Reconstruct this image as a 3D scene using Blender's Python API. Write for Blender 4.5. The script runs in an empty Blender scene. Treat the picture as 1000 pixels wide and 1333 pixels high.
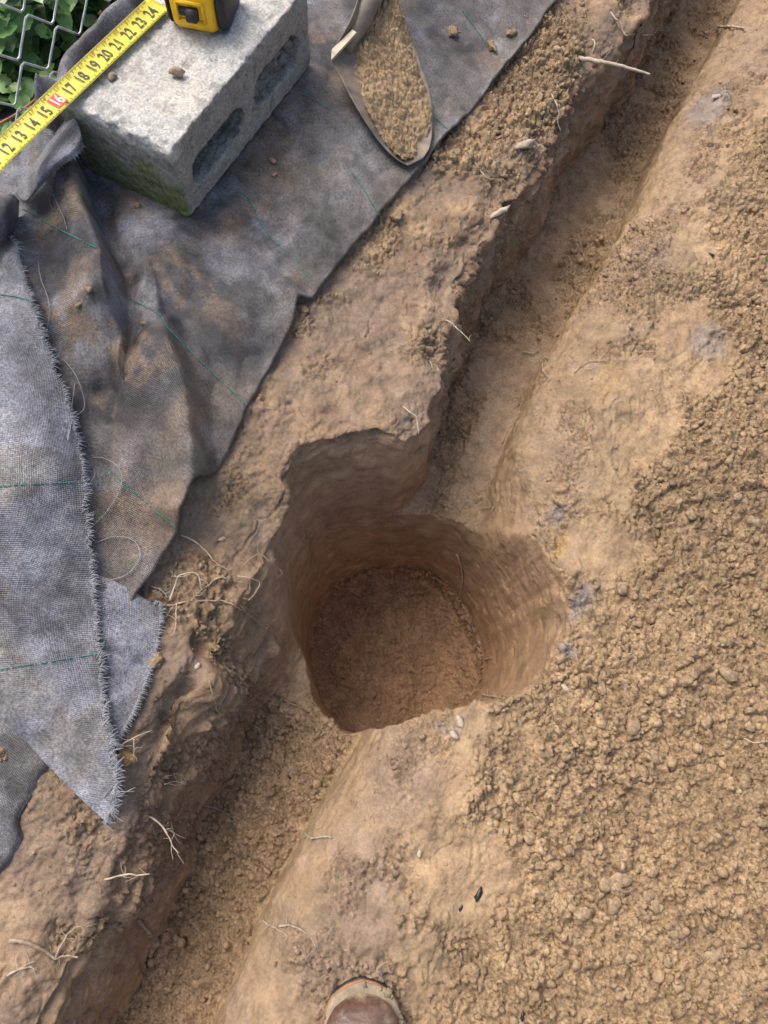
import bpy, bmesh, math, random
import numpy as np
from mathutils import Vector, Matrix
from mathutils.bvhtree import BVHTree

scene = bpy.context.scene
COL = scene.collection
R = math.radians
rng = np.random.default_rng(7)
random.seed(7)

# ------------------------------------------------------------------ camera
CAM_H = 1.25
FPX = 970.0
def _frame():
    d = np.array([455 - 500, 1010 - 666.5, FPX]); d /= np.linalg.norm(d)
    t = np.array([1600 - 500, -1200 - 666.5, FPX]); t -= t.dot(d) * d; t /= np.linalg.norm(t)
    return np.array([np.cross(t, -d), t, -d])
CR = _frame()                       # camera (right, down, forward) -> world
cam_data = bpy.data.cameras.new('camera')
cam = bpy.data.objects.new('camera', cam_data)
COL.objects.link(cam)
m = Matrix.Identity(4)
for i in range(3):
    m[i][0], m[i][1], m[i][2] = CR[i, 0], -CR[i, 1], -CR[i, 2]
m[2][3] = CAM_H
cam.matrix_world = m
cam_data.sensor_fit = 'VERTICAL'
cam_data.sensor_height = 24.0
cam_data.lens = 24.0 * FPX / 1333.0
cam_data.clip_start = 0.02
cam_data.clip_end = 200.0
scene.camera = cam

# ------------------------------------------------------------------ light
world = bpy.data.worlds.new('World')
scene.world = world
world.use_nodes = True
wn = world.node_tree
bg = wn.nodes['Background']
sky = wn.nodes.new('ShaderNodeTexSky')
sky.sky_type = 'NISHITA'
sky.sun_disc = False
SUN_EL, SUN_AZ = R(57), R(-76)       # azimuth measured from +Y towards +X
sky.sun_elevation = SUN_EL
sky.sun_rotation = SUN_AZ
sky.dust_density = 5.0
sky.air_density = 1.0
sky.ozone_density = 0.6
bg.inputs['Strength'].default_value = 0.12
wn.links.new(sky.outputs[0], bg.inputs[0])
sd = bpy.data.lights.new('sun', 'SUN')
sd.energy = 1.3
sd.angle = R(40)
sd.color = (1.0, 0.97, 0.92)
sun = bpy.data.objects.new('sun', sd)
COL.objects.link(sun)
sv = Vector((math.sin(SUN_AZ) * math.cos(SUN_EL), math.cos(SUN_AZ) * math.cos(SUN_EL), math.sin(SUN_EL)))
sun.rotation_euler = sv.to_track_quat('Z', 'Y').to_euler()
sun.location = sv * 6
vs = scene.view_settings
vs.view_transform = 'Standard'
vs.look = 'None'
vs.exposure = 0.95
vs.gamma = 1.0
vs.use_curve_mapping = False

# ------------------------------------------------------------------ helpers
def px(u, v, z):
    """world point on the level z that the photograph shows at pixel (u, v)"""
    r = CR @ np.array([u - 500.0, v - 666.5, FPX])
    k = (z - CAM_H) / r[2]
    return np.array([r[0] * k, r[1] * k, z])

def px_on_x(u, v, x):
    r = CR @ np.array([u - 500.0, v - 666.5, FPX])
    k = x / r[0]
    return np.array([x, r[1] * k, CAM_H + r[2] * k])

def ray(u, v):
    r = CR @ np.array([u - 500.0, v - 666.5, FPX])
    return Vector(r / np.linalg.norm(r))

def sstep(a, b, x):
    t = np.clip((x - a) / (b - a), 0, 1)
    return t * t * (3 - 2 * t)

def hash_u(i, j, k, seed):
    h = (i.astype(np.int64) * 73856093) ^ (j.astype(np.int64) * 19349663) ^ (k.astype(np.int64) * 83492791) ^ (seed * 2654435761 & 0x7fffffff)
    h = h & 0xffffffff
    h = ((h ^ (h >> 16)) * 0x45d9f3b) & 0xffffffff
    h = ((h ^ (h >> 16)) * 0x45d9f3b) & 0xffffffff
    h = h ^ (h >> 16)
    return h.astype(np.float32) / 4294967296.0

def vnoise(P, seed=0):
    """smooth value noise in -1..1 ; P (n,3)"""
    Pf = np.floor(P).astype(np.int64)
    f = (P - Pf).astype(np.float32)
    w = f * f * f * (f * (f * 6 - 15) + 10)
    out = np.zeros(len(P), np.float32)
    for a in (0, 1):
        wx = w[:, 0] if a else 1 - w[:, 0]
        for b in (0, 1):
            wy = w[:, 1] if b else 1 - w[:, 1]
            for c in (0, 1):
                wz = w[:, 2] if c else 1 - w[:, 2]
                out += wx * wy * wz * hash_u(Pf[:, 0] + a, Pf[:, 1] + b, Pf[:, 2] + c, seed)
    return out * 2 - 1

ROT = np.array([[0.36, 0.48, -0.8], [-0.8, 0.6, 0.0], [0.48, 0.64, 0.6]])
def fbm(P, octaves=4, seed=0, gain=0.5):
    out = np.zeros(len(P), np.float32); a = 1.0; tot = 0
    Q = np.asarray(P, np.float64)
    for o in range(octaves):
        out += a * vnoise(Q, seed + o * 17); tot += a
        a *= gain
        Q = Q @ ROT.T * 2.03 + 11.3
    return out / tot * 1.6

def xyz(x, y, z=None):
    x = np.asarray(x, float); y = np.asarray(y, float)
    z = np.zeros_like(x) if z is None else np.asarray(z, float)
    return np.stack([x.ravel(), y.ravel(), z.ravel()], 1)

def fb2(x, y, s, octaves=4, seed=0):
    x = np.asarray(x, float)
    return fbm(xyz(x * s, np.asarray(y, float) * s), octaves, seed).reshape(x.shape)

WTILT = [None]
def worley(P, seed=0):
    """F1, F2 and a random number of the nearest cell"""
    n = len(P)
    F1 = np.full(n, 9, np.float32); F2 = np.full(n, 9, np.float32); ID = np.zeros(n, np.float32); TL = np.zeros(n, np.float32)
    step = 150000
    for s in range(0, n, step):
        Q = P[s:s + step]
        Qi = np.floor(Q).astype(np.int64)
        f1 = np.full(len(Q), 9, np.float32); f2 = f1.copy(); idn = np.zeros(len(Q), np.float32); tl = np.zeros(len(Q), np.float32)
        fr = (Q - Qi).astype(np.float32)
        for a in (-1, 0, 1):
            for b in (-1, 0, 1):
                for c in (-1, 0, 1):
                    i, j, k = Qi[:, 0] + a, Qi[:, 1] + b, Qi[:, 2] + c
                    h = hash_u(i, j, k, seed)
                    h2 = (h * 97.13) % 1.0; h3 = (h * 1931.7) % 1.0
                    ox, oy, oz = a + h - fr[:, 0], b + h2 - fr[:, 1], c + h3 - fr[:, 2]
                    d = 0.75 * np.sqrt(ox * ox + oy * oy + oz * oz) + 0.25 * np.maximum(np.maximum(np.abs(ox + .4 * oy), np.abs(oy - .4 * ox)), np.abs(oz)) * 1.3
                    near = d < f1
                    f2 = np.where(near, f1, np.minimum(f2, d))
                    idn = np.where(near, (h * 331.7) % 1.0, idn)
                    tl = np.where(near, ox * ((h * 57.3) % 1.0 - .5) + oy * ((h * 191.9) % 1.0 - .5) + oz * ((h * 777.1) % 1.0 - .5), tl)
                    f1 = np.minimum(f1, d)
        F1[s:s + step] = f1; F2[s:s + step] = f2; ID[s:s + step] = idn; TL[s:s + step] = tl
    WTILT[0] = TL
    return F1, F2, ID

def make_mesh(name, V, F, cols=None, uv=None, smooth=True):
    """F: (n,4) or (n,3) array, or a list of tuples"""
    V = np.asarray(V, np.float32)
    me = bpy.data.meshes.new(name)
    if isinstance(F, np.ndarray):
        nf, k = F.shape
        me.vertices.add(len(V)); me.vertices.foreach_set('co', V.ravel())
        me.loops.add(nf * k); me.loops.foreach_set('vertex_index', F.astype(np.int32).ravel())
        me.polygons.add(nf)
        me.polygons.foreach_set('loop_start', np.arange(0, nf * k, k, dtype=np.int32))
        me.update(calc_edges=True)
    else:
        me.from_pydata([tuple(map(float, v)) for v in V], [], [tuple(int(i) for i in f) for f in F])
    if smooth:
        me.polygons.foreach_set('use_smooth', np.ones(len(me.polygons), bool))
    if cols is not None:
        c = np.ones((len(V), 4), np.float32); c[:, :cols.shape[1]] = cols
        at = me.color_attributes.new('Col', 'FLOAT_COLOR', 'POINT')
        at.data.foreach_set('color', c.ravel())
    if uv is not None:
        ul = me.uv_layers.new(name='UVMap')
        li = np.empty(len(me.loops), np.int32); me.loops.foreach_get('vertex_index', li)
        ul.data.foreach_set('uv', np.asarray(uv, np.float32)[li].ravel())
    me.update()
    return me

def obj(name, me, mat=None, parent=None, loc=None):
    o = bpy.data.objects.new(name, me)
    COL.objects.link(o)
    if mat is not None and not me.materials:
        me.materials.append(mat)
    if parent is not None:
        o.parent = parent
    if loc is not None:
        o.location = loc
    return o

def tag(o, label=None, cat=None, group=None, kind=None):
    if label: o['label'] = label
    if cat: o['category'] = cat
    if group: o['group'] = group
    if kind: o['kind'] = kind
    return o

def empty(name, loc=(0, 0, 0), rz=0.0):
    o = bpy.data.objects.new(name, None)
    COL.objects.link(o)
    o.location = loc
    o.rotation_euler = (0, 0, rz)
    return o

def vnormals(V, F):
    F = np.asarray(F)
    if F.shape[1] == 4:
        n = np.cross(V[F[:, 2]] - V[F[:, 0]], V[F[:, 3]] - V[F[:, 1]])
    else:
        n = np.cross(V[F[:, 1]] - V[F[:, 0]], V[F[:, 2]] - V[F[:, 0]])
    N = np.zeros_like(V)
    for c in range(F.shape[1]):
        for ax in range(3):
            N[:, ax] += np.bincount(F[:, c], weights=n[:, ax], minlength=len(V))
    return N / np.maximum(np.linalg.norm(N, axis=1, keepdims=True), 1e-12)

def smooth_path(pts, n):
    """Catmull-Rom through the points, n samples"""
    P = np.asarray(pts, float)
    if len(P) == 2:
        t = np.linspace(0, 1, n)[:, None]
        return P[0] * (1 - t) + P[1] * t
    E = np.vstack([2 * P[0] - P[1], P, 2 * P[-1] - P[-2]])
    s = np.linspace(0, len(P) - 1 - 1e-9, n)
    i = s.astype(int); t = (s - i)[:, None]
    p0, p1, p2, p3 = E[i], E[i + 1], E[i + 2], E[i + 3]
    return 0.5 * (2 * p1 + (p2 - p0) * t + (2 * p0 - 5 * p1 + 4 * p2 - p3) * t * t + (3 * p1 - p0 - 3 * p2 + p3) * t ** 3)

def tube(path, rad, seg=6, cap=True):
    P = np.asarray(path, float); n = len(P)
    rad = np.broadcast_to(np.asarray(rad, float), (n,))
    T = np.gradient(P, axis=0); T /= np.maximum(np.linalg.norm(T, axis=1, keepdims=True), 1e-9)
    a = np.array([0, 0, 1.0]) if abs(T[0][2]) < 0.9 else np.array([1.0, 0, 0])
    V = []
    u = np.cross(T[0], a); u /= np.linalg.norm(u)
    for i in range(n):
        u = u - u.dot(T[i]) * T[i]; u /= max(np.linalg.norm(u), 1e-9)
        w = np.cross(T[i], u)
        for k in range(seg):
            an = 2 * math.pi * k / seg
            V.append(P[i] + rad[i] * (math.cos(an) * u + math.sin(an) * w))
    F = []
    for i in range(n - 1):
        for k in range(seg):
            F.append((i * seg + k, i * seg + (k + 1) % seg, (i + 1) * seg + (k + 1) % seg, (i + 1) * seg + k))
    if cap:
        F.append(tuple(range(seg - 1, -1, -1)))
        F.append(tuple(range((n - 1) * seg, n * seg)))
    return V, F

class MB:
    def __init__(s): s.V = []; s.F = []
    def add(s, V, F):
        b = len(s.V)
        s.V.extend(list(V)); s.F.extend([tuple(i + b for i in f) for f in F])
        return s
    def build(s, name, mat, parent=None, smooth=True, **k):
        return obj(name, make_mesh(name, s.V, s.F, smooth=smooth, **k), mat, parent)

def net(ctrl, nu, nv):
    """smooth surface through a net of control points -> (nv,nu,3)"""
    C = np.asarray(ctrl, float)
    rows = np.stack([smooth_path(r, nu) for r in C], 0)
    return np.stack([smooth_path(rows[:, i], nv) for i in range(nu)], 1)

def grid_faces(nv, nu):
    i = np.arange(nv - 1)[:, None] * nu + np.arange(nu - 1)[None, :]
    i = i.ravel()
    return np.stack([i, i + 1, i + nu + 1, i + nu], 1)

# ------------------------------------------------------------------ materials
def new_mat(name):
    mt = bpy.data.materials.new(name)
    mt.use_nodes = True
    nt = mt.node_tree
    return mt, nt, nt.nodes['Principled BSDF']

def node(nt, typ, **k):
    n = nt.nodes.new(typ)
    for a, b in k.items():
        if a in n.inputs: n.inputs[a].default_value = b
        else: setattr(n, a, b)
    return n

def noise_col(nt, coord, scale, lo, hi, detail=6, pos=(0.3, 0.7)):
    t = node(nt, 'ShaderNodeTexNoise', Scale=scale, Detail=detail)
    nt.links.new(coord, t.inputs['Vector'])
    r = node(nt, 'ShaderNodeValToRGB')
    r.color_ramp.elements[0].position = pos[0]; r.color_ramp.elements[0].color = (*lo, 1)
    r.color_ramp.elements[1].position = pos[1]; r.color_ramp.elements[1].color = (*hi, 1)
    nt.links.new(t.outputs[0], r.inputs[0])
    return r.outputs[0], t

def mul(nt, a, b, fac=1.0, mode='MULTIPLY'):
    x = node(nt, 'ShaderNodeMix', data_type='RGBA', blend_type=mode)
    x.inputs[0].default_value = fac
    nt.links.new(a, x.inputs[6]); nt.links.new(b, x.inputs[7])
    return x.outputs[2]

def simple(name, col, rough=0.6, metal=0.0, spec=0.5, nscale=60.0, var=0.25, bump=0.15, bscale=200.0, bdist=0.001):
    mt, nt, b = new_mat(name)
    tc = node(nt, 'ShaderNodeTexCoord')
    lo = tuple(c * (1 - var) for c in col); hi = tuple(min(1, c * (1 + var)) for c in col)
    c, _ = noise_col(nt, tc.outputs['Object'], nscale, lo, hi)
    nt.links.new(c, b.inputs['Base Color'])
    b.inputs['Roughness'].default_value = rough
    b.inputs['Metallic'].default_value = metal
    b.inputs['Specular IOR Level'].default_value = spec
    t = node(nt, 'ShaderNodeTexNoise', Scale=bscale, Detail=5.0)
    nt.links.new(tc.outputs['Object'], t.inputs['Vector'])
    bp = node(nt, 'ShaderNodeBump', Strength=bump, Distance=bdist)
    nt.links.new(t.outputs[0], bp.inputs['Height'])
    nt.links.new(bp.outputs[0], b.inputs['Normal'])
    return mt

def soil_material(name):
    """colour comes from the vertex attribute (which soil lies where); alpha says how crumbly it is"""
    mt, nt, b = new_mat(name)
    tc = node(nt, 'ShaderNodeTexCoord')
    at = node(nt, 'ShaderNodeAttribute', attribute_name='Col')
    g, _ = noise_col(nt, tc.outputs['Object'], 210, (0.52, 0.50, 0.48), (1.34, 1.34, 1.33), 8, (0.3, 0.70))
    g2, _ = noise_col(nt, tc.outputs['Object'], 38, (0.76, 0.74, 0.73), (1.20, 1.20, 1.19), 10)
    c0 = node(nt, 'ShaderNodeMix', data_type='RGBA', blend_type='MULTIPLY')
    nt.links.new(at.outputs['Alpha'], c0.inputs[0]); nt.links.new(at.outputs['Color'], c0.inputs[6]); nt.links.new(g, c0.inputs[7])
    c = mul(nt, c0.outputs[2], g2)
    nt.links.new(c, b.inputs['Base Color'])
    b.inputs['Specular IOR Level'].default_value = 0.3
    rn = node(nt, 'ShaderNodeTexNoise', Scale=30.0, Detail=4.0)
    nt.links.new(tc.outputs['Object'], rn.inputs['Vector'])
    mr = node(nt, 'ShaderNodeMapRange'); mr.inputs[3].default_value = 0.42; mr.inputs[4].default_value = 0.70
    nt.links.new(rn.outputs[0], mr.inputs[0])
    ra = node(nt, 'ShaderNodeMath', operation='MULTIPLY_ADD'); ra.inputs[1].default_value = 0.32; ra.use_clamp = True
    nt.links.new(at.outputs['Alpha'], ra.inputs[0]); nt.links.new(mr.outputs[0], ra.inputs[2])
    nt.links.new(ra.outputs[0], b.inputs['Roughness'])
    # fine crumbs: voronoi domes of 6 and 3 mm, and grain
    wv = node(nt, 'ShaderNodeTexNoise', Scale=90.0, Detail=3.0)
    nt.links.new(tc.outputs['Object'], wv.inputs['Vector'])
    wm = node(nt, 'ShaderNodeVectorMath', operation='MULTIPLY_ADD')
    nt.links.new(wv.outputs['Color'], wm.inputs[0]); wm.inputs[1].default_value = (0.006, 0.006, 0.006)
    nt.links.new(tc.outputs['Object'], wm.inputs[2])
    h = None
    for sc, amt in ((150, 1.0), (330, 0.45)):
        v = node(nt, 'ShaderNodeTexVoronoi', Scale=float(sc), feature='SMOOTH_F1'); v.inputs['Smoothness'].default_value = 0.15
        nt.links.new(wm.outputs[0], v.inputs['Vector'])
        mm = node(nt, 'ShaderNodeMath', operation='MULTIPLY'); mm.inputs[1].default_value = -amt
        nt.links.new(v.outputs['Distance'], mm.inputs[0])
        if h is None: h = mm.outputs[0]
        else:
            ad = node(nt, 'ShaderNodeMath', operation='ADD'); nt.links.new(h, ad.inputs[0]); nt.links.new(mm.outputs[0], ad.inputs[1]); h = ad.outputs[0]
    hm = node(nt, 'ShaderNodeMath', operation='MULTIPLY')
    nt.links.new(h, hm.inputs[0]); nt.links.new(at.outputs['Alpha'], hm.inputs[1])
    gn = node(nt, 'ShaderNodeTexNoise', Scale=125.0, Detail=9.0, Roughness=0.68)
    nt.links.new(tc.outputs['Object'], gn.inputs['Vector'])
    gk = node(nt, 'ShaderNodeMath', operation='MULTIPLY_ADD'); gk.inputs[1].default_value = 1.0; gk.inputs[2].default_value = 0.95
    nt.links.new(at.outputs['Alpha'], gk.inputs[0])
    gm = node(nt, 'ShaderNodeMath', operation='MULTIPLY_ADD')
    nt.links.new(gk.outputs[0], gm.inputs[1])
    nt.links.new(gn.outputs[0], gm.inputs[0]); nt.links.new(hm.outputs[0], gm.inputs[2])
    bp = node(nt, 'ShaderNodeBump', Strength=0.8, Distance=0.0024)
    nt.links.new(gm.outputs[0], bp.inputs['Height'])
    nt.links.new(bp.outputs[0], b.inputs['Normal'])
    return mt

def fabric_material(name):
    mt, nt, b = new_mat(name)
    tc = node(nt, 'ShaderNodeTexCoord')
    at = node(nt, 'ShaderNodeAttribute', attribute_name='Col')
    g, _ = noise_col(nt, tc.outputs['Object'], 280, (0.55, 0.54, 0.54), (1.55, 1.55, 1.58), 4, (0.30, 0.72))
    g2, _ = noise_col(nt, tc.outputs['Object'], 30, (0.66, 0.65, 0.64), (1.34, 1.34, 1.36), 10, (0.32, 0.68))
    c = mul(nt, mul(nt, at.outputs['Color'], g), g2)
    w1 = node(nt, 'ShaderNodeTexWave', Scale=130.0, bands_direction='X'); w1.inputs['Distortion'].default_value = 0.6
    w2 = node(nt, 'ShaderNodeTexWave', Scale=105.0, bands_direction='Y'); w2.inputs['Distortion'].default_value = 0.6
    for w in (w1, w2): nt.links.new(tc.outputs['UV'], w.inputs['Vector'])
    ad = node(nt, 'ShaderNodeMath', operation='ADD')
    nt.links.new(w1.outputs['Fac'], ad.inputs[0]); nt.links.new(w2.outputs['Fac'], ad.inputs[1])
    rr = node(nt, 'ShaderNodeValToRGB')
    rr.color_ramp.elements[0].position = 0.15; rr.color_ramp.elements[0].color = (0.66, 0.66, 0.66, 1)
    rr.color_ramp.elements[1].position = 0.85; rr.color_ramp.elements[1].color = (1.18, 1.18, 1.18, 1)
    hf = node(nt, 'ShaderNodeMath', operation='MULTIPLY'); hf.inputs[1].default_value = 0.5
    nt.links.new(ad.outputs[0], hf.inputs[0]); nt.links.new(hf.outputs[0], rr.inputs[0])
    c = mul(nt, c, rr.outputs[0], 0.8)
    nt.links.new(c, b.inputs['Base Color'])
    b.inputs['Roughness'].default_value = 0.50
    b.inputs['Specular IOR Level'].default_value = 0.5
    fn = node(nt, 'ShaderNodeTexNoise', Scale=500.0, Detail=3.0)
    nt.links.new(tc.outputs['Object'], fn.inputs['Vector'])
    a2 = node(nt, 'ShaderNodeMath', operation='ADD')
    nt.links.new(ad.outputs[0], a2.inputs[0]); nt.links.new(fn.outputs[0], a2.inputs[1])
    bp = node(nt, 'ShaderNodeBump', Strength=0.5, Distance=0.0012)
    nt.links.new(a2.outputs[0], bp.inputs['Height'])
    nt.links.new(bp.outputs[0], b.inputs['Normal'])
    return mt

def attr_material(name, rough, bump, bscale, bdist, var=(0.7, 1.25), nscale=300, spec=0.4):
    mt, nt, b = new_mat(name)
    tc = node(nt, 'ShaderNodeTexCoord')
    at = node(nt, 'ShaderNodeAttribute', attribute_name='Col')
    g, _ = noise_col(nt, tc.outputs['Object'], nscale, (var[0],) * 3, (var[1],) * 3, 7)
    nt.links.new(mul(nt, at.outputs['Color'], g), b.inputs['Base Color'])
    b.inputs['Roughness'].default_value = rough
    b.inputs['Specular IOR Level'].default_value = spec
    t = node(nt, 'ShaderNodeTexNoise', Scale=bscale, Detail=6.0)
    nt.links.new(tc.outputs['Object'], t.inputs['Vector'])
    bp = node(nt, 'ShaderNodeBump', Strength=bump, Distance=bdist)
    nt.links.new(t.outputs[0], bp.inputs['Height'])
    nt.links.new(bp.outputs[0], b.inputs['Normal'])
    return mt

M = dict(
    soil=soil_material('soil'),
    fabric=fabric_material('woven_fabric'),
    concrete=attr_material('concrete', 0.9, 0.7, 330, 0.0022, (0.68, 1.24), 260, 0.25),
    green=simple('green_thread', (0.05, 0.31, 0.24), 0.5),
    thread=simple('grey_thread', (0.25, 0.25, 0.265), 0.6),
    root=simple('root_bark', (0.33, 0.24, 0.16), 0.7, nscale=150, var=0.35),
    pale_root=simple('pale_root', (0.40, 0.33, 0.24), 0.7, nscale=150, var=0.3),
    dark_root=simple('dark_root', (0.26, 0.19, 0.15), 0.8, nscale=150, var=0.3),
    wire=simple('galvanised_wire', (0.50, 0.52, 0.51), 0.45, 0.5, bump=0.05),
    yellow=simple('yellow_plastic', (0.86, 0.50, 0.012), 0.35, var=0.08, bump=0.03),
    blade=simple('yellow_blade', (0.62, 0.55, 0.03), 0.33, var=0.06, bump=0.02),
    black=simple('black_rubber', (0.022, 0.022, 0.024), 0.6, var=0.3, bump=0.1),
    ink=simple('black_ink', (0.02, 0.02, 0.02), 0.5, var=0.1, bump=0.0),
    red=simple('red_ink', (0.62, 0.06, 0.02), 0.5, var=0.1, bump=0.0),
    white=simple('white_ink', (0.78, 0.76, 0.7), 0.5, var=0.1, bump=0.0),
    steel=attr_material('muddy_steel', 0.55, 0.4, 120, 0.002, (0.7, 1.25), 60, 0.5),
    stone=simple('stone', (0.36, 0.28, 0.205), 0.75, nscale=90, var=0.3, bump=0.4),
    white_stone=simple('white_stone', (0.42, 0.345, 0.26), 0.6, nscale=90, var=0.2, bump=0.3),
    leaf=attr_material('leaf', 0.42, 0.25, 90, 0.002, (0.75, 1.25), 40, 0.5),
    stem=simple('plant_stem', (0.12, 0.16, 0.05), 0.6),
    dry=simple('dry_stalk', (0.36, 0.15, 0.07), 0.7),
    mortar=attr_material('mortar', 0.85, 0.6, 200, 0.003, (0.7, 1.3), 150, 0.4),
    charcoal=simple('charcoal', (0.012, 0.014, 0.016), 0.4, bump=0.4),
    brick=simple('brick_red', (0.32, 0.09, 0.045), 0.85),
)

# ------------------------------------------------------------------ terrain
def interp_poly(pts, z):
    P = np.array([px(u, v, z) for u, v in pts])
    P = P[np.argsort(P[:, 1])]
    return P[:, 1], P[:, 0]

RIM_L = interp_poly([(838, 0), (800, 55), (757, 95), (735, 140), (697, 210), (655, 268), (622, 318), (590, 375), (583, 430), (578, 490), (545, 560),
                     (360, 665), (318, 760), (288, 840), (246, 905), (213, 960), (185, 1030), (140, 1115), (100, 1200), (60, 1270), (30, 1333)], 0.1)
BOT_L = interp_poly([(838, 95), (795, 155), (737, 223), (694, 313), (640, 410), (590, 520), (560, 590), (318, 960), (275, 1045), (240, 1130), (190, 1240), (150, 1333)], -0.2)
RIM_R = interp_poly([(975, 0), (905, 130), (850, 260), (800, 345), (740, 450), (690, 560), (640, 700), (505, 925), (470, 990), (430, 1060), (370, 1170), (330, 1260), (300, 1333)], 0.0)
HC = np.array([-0.045, 0.325]); ZB = -0.56; HB = np.array([-0.044, 0.283]); RB = 0.196

def smin(a, b, k):
    h = np.clip(0.5 + 0.5 * (b - a) / k, 0, 1)
    return b * (1 - h) + a * h - k * h * (1 - h)

def terrain(x, y):
    n1 = fb2(x, y, 3.0, 3, 1); n2 = fb2(x, y, 11.0, 4, 2); n3 = fb2(x, y, 28.0, 3, 3)
    rl = np.interp(y, *RIM_L) + 0.012 * n2 + 0.006 * n3
    bl = np.interp(y, *BOT_L) + 0.012 * n2
    bl = bl - 0.022 * sstep(.5, .75, y)
    bl = np.maximum(bl, rl + 0.020)
    rr = np.interp(y, *RIM_R) - 0.013 - 0.006 * sstep(.4, .6, y) + 0.004 * n1 + 0.004 * n2 + 0.003 * n3
    near = np.exp(-((y - 0.53) / 0.075) ** 2)
    rr = rr + 0.050 * near
    zr = 0.012 * n1 + 0.007 * n2 + 0.04 * sstep(0.25, 0.8, x) 
    zr = zr + 0.018 * sstep(0.03, .14, x - rr) - 0.070 * np.clip(1 - (x - rr) / (0.085 + 0.02 * n1), 0, 1) ** 2.6
    zl = 0.10 + 0.095 * sstep(-0.30, -0.72, x) + 0.010 * n1 * sstep(-0.6, -0.35, x) + 0.006 * n2 - 0.05 * sstep(0.0, -0.4, y)
    zl = zl - 0.022 * sstep(0.05, 0.0, rl - x)                 # rounded lip
    zf = -0.215 + 0.012 * n1 + 0.010 * n2 + 0.020 * sstep(-0.13, 0.0, x) - 0.02 * sstep(0.1, -0.4, y)
    t = np.clip((x - rl) / (bl - rl), 0, 1)
    # ledges in the left wall
    tt = np.clip(t + 0.13 * n2 * np.sin(np.pi * t) + 0.10 * n3 * np.sin(np.pi * t), 0, 1)
    prof = 0.5 * tt + 0.5 * sstep(0, 1, tt)
    left = zl * (1 - prof) + zf * prof
    tr = sstep(-0.014 - 0.050 * near, 0.002 + 0.01 * near, x - rr + 0.003 * n3)
    right = zf * (1 - tr) + zr * tr
    H = np.where(x < 0.5 * (bl + rr), left, right)
    H = np.where((x >= bl) & (x < rr - 0.020 - 0.050 * near), zf, H)
    H = np.maximum(H, np.where(x > rr + 0.008 + 0.01 * near, zr, -9))
    # the round hole
    dx, dy = x - HC[0], y - HC[1]
    th = np.arctan2(dy, dx)
    wob = 0.007 * fb2(np.cos(th), np.sin(th), 1.5, 2, 9)
    top = 0.236 + 0.042 * np.exp(-((th - R(164)) / R(24)) ** 2) + 0.020 * np.exp(-((th - R(-178)) / R(25)) ** 2) + 0.036 * np.exp(-((th + R(97)) / R(18)) ** 2) - 0.036 * np.exp(-((th + R(50)) / R(20)) ** 2) + 0.016 * np.exp(-((th - R(2)) / R(32)) ** 2) - 0.006 * np.exp(-((th - R(58)) / R(24)) ** 2) + 0.008 * fb2(np.cos(th), np.sin(th), 6, 3, 10) + 0.012 * np.exp(-((th - R(20)) / R(40)) ** 2)
    lo = np.full(x.shape, -0.3); hi = np.full(x.shape, 1.6)
    for _ in range(18):                       # leaning cone: the bottom circle sits a little nearer than the rim circle
        s = 0.5 * (lo + hi)
        rs = np.hypot(x - HB[0] - (HC[0] - HB[0]) * s, y - HB[1] - (HC[1] - HB[1]) * s) + wob
        out = rs > RB + (top - RB) * s
        lo = np.where(out, s, lo); hi = np.where(out, hi, s)
    r = np.hypot(x - HB[0], y - HB[1]) + wob
    zh = ZB + 0.010 * n2 + 0.64 * np.clip(s, 0, 3) ** 1.15 + 0.03 * sstep(0.12, 0.20, r) ** 2 * (r < RB + .01)
    H = smin(H, zh, 0.040 + 0.060 * np.exp(-((th - R(145)) / R(38)) ** 2) + 0.070 * np.exp(-((th - R(28)) / R(50)) ** 2))
    return H

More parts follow.
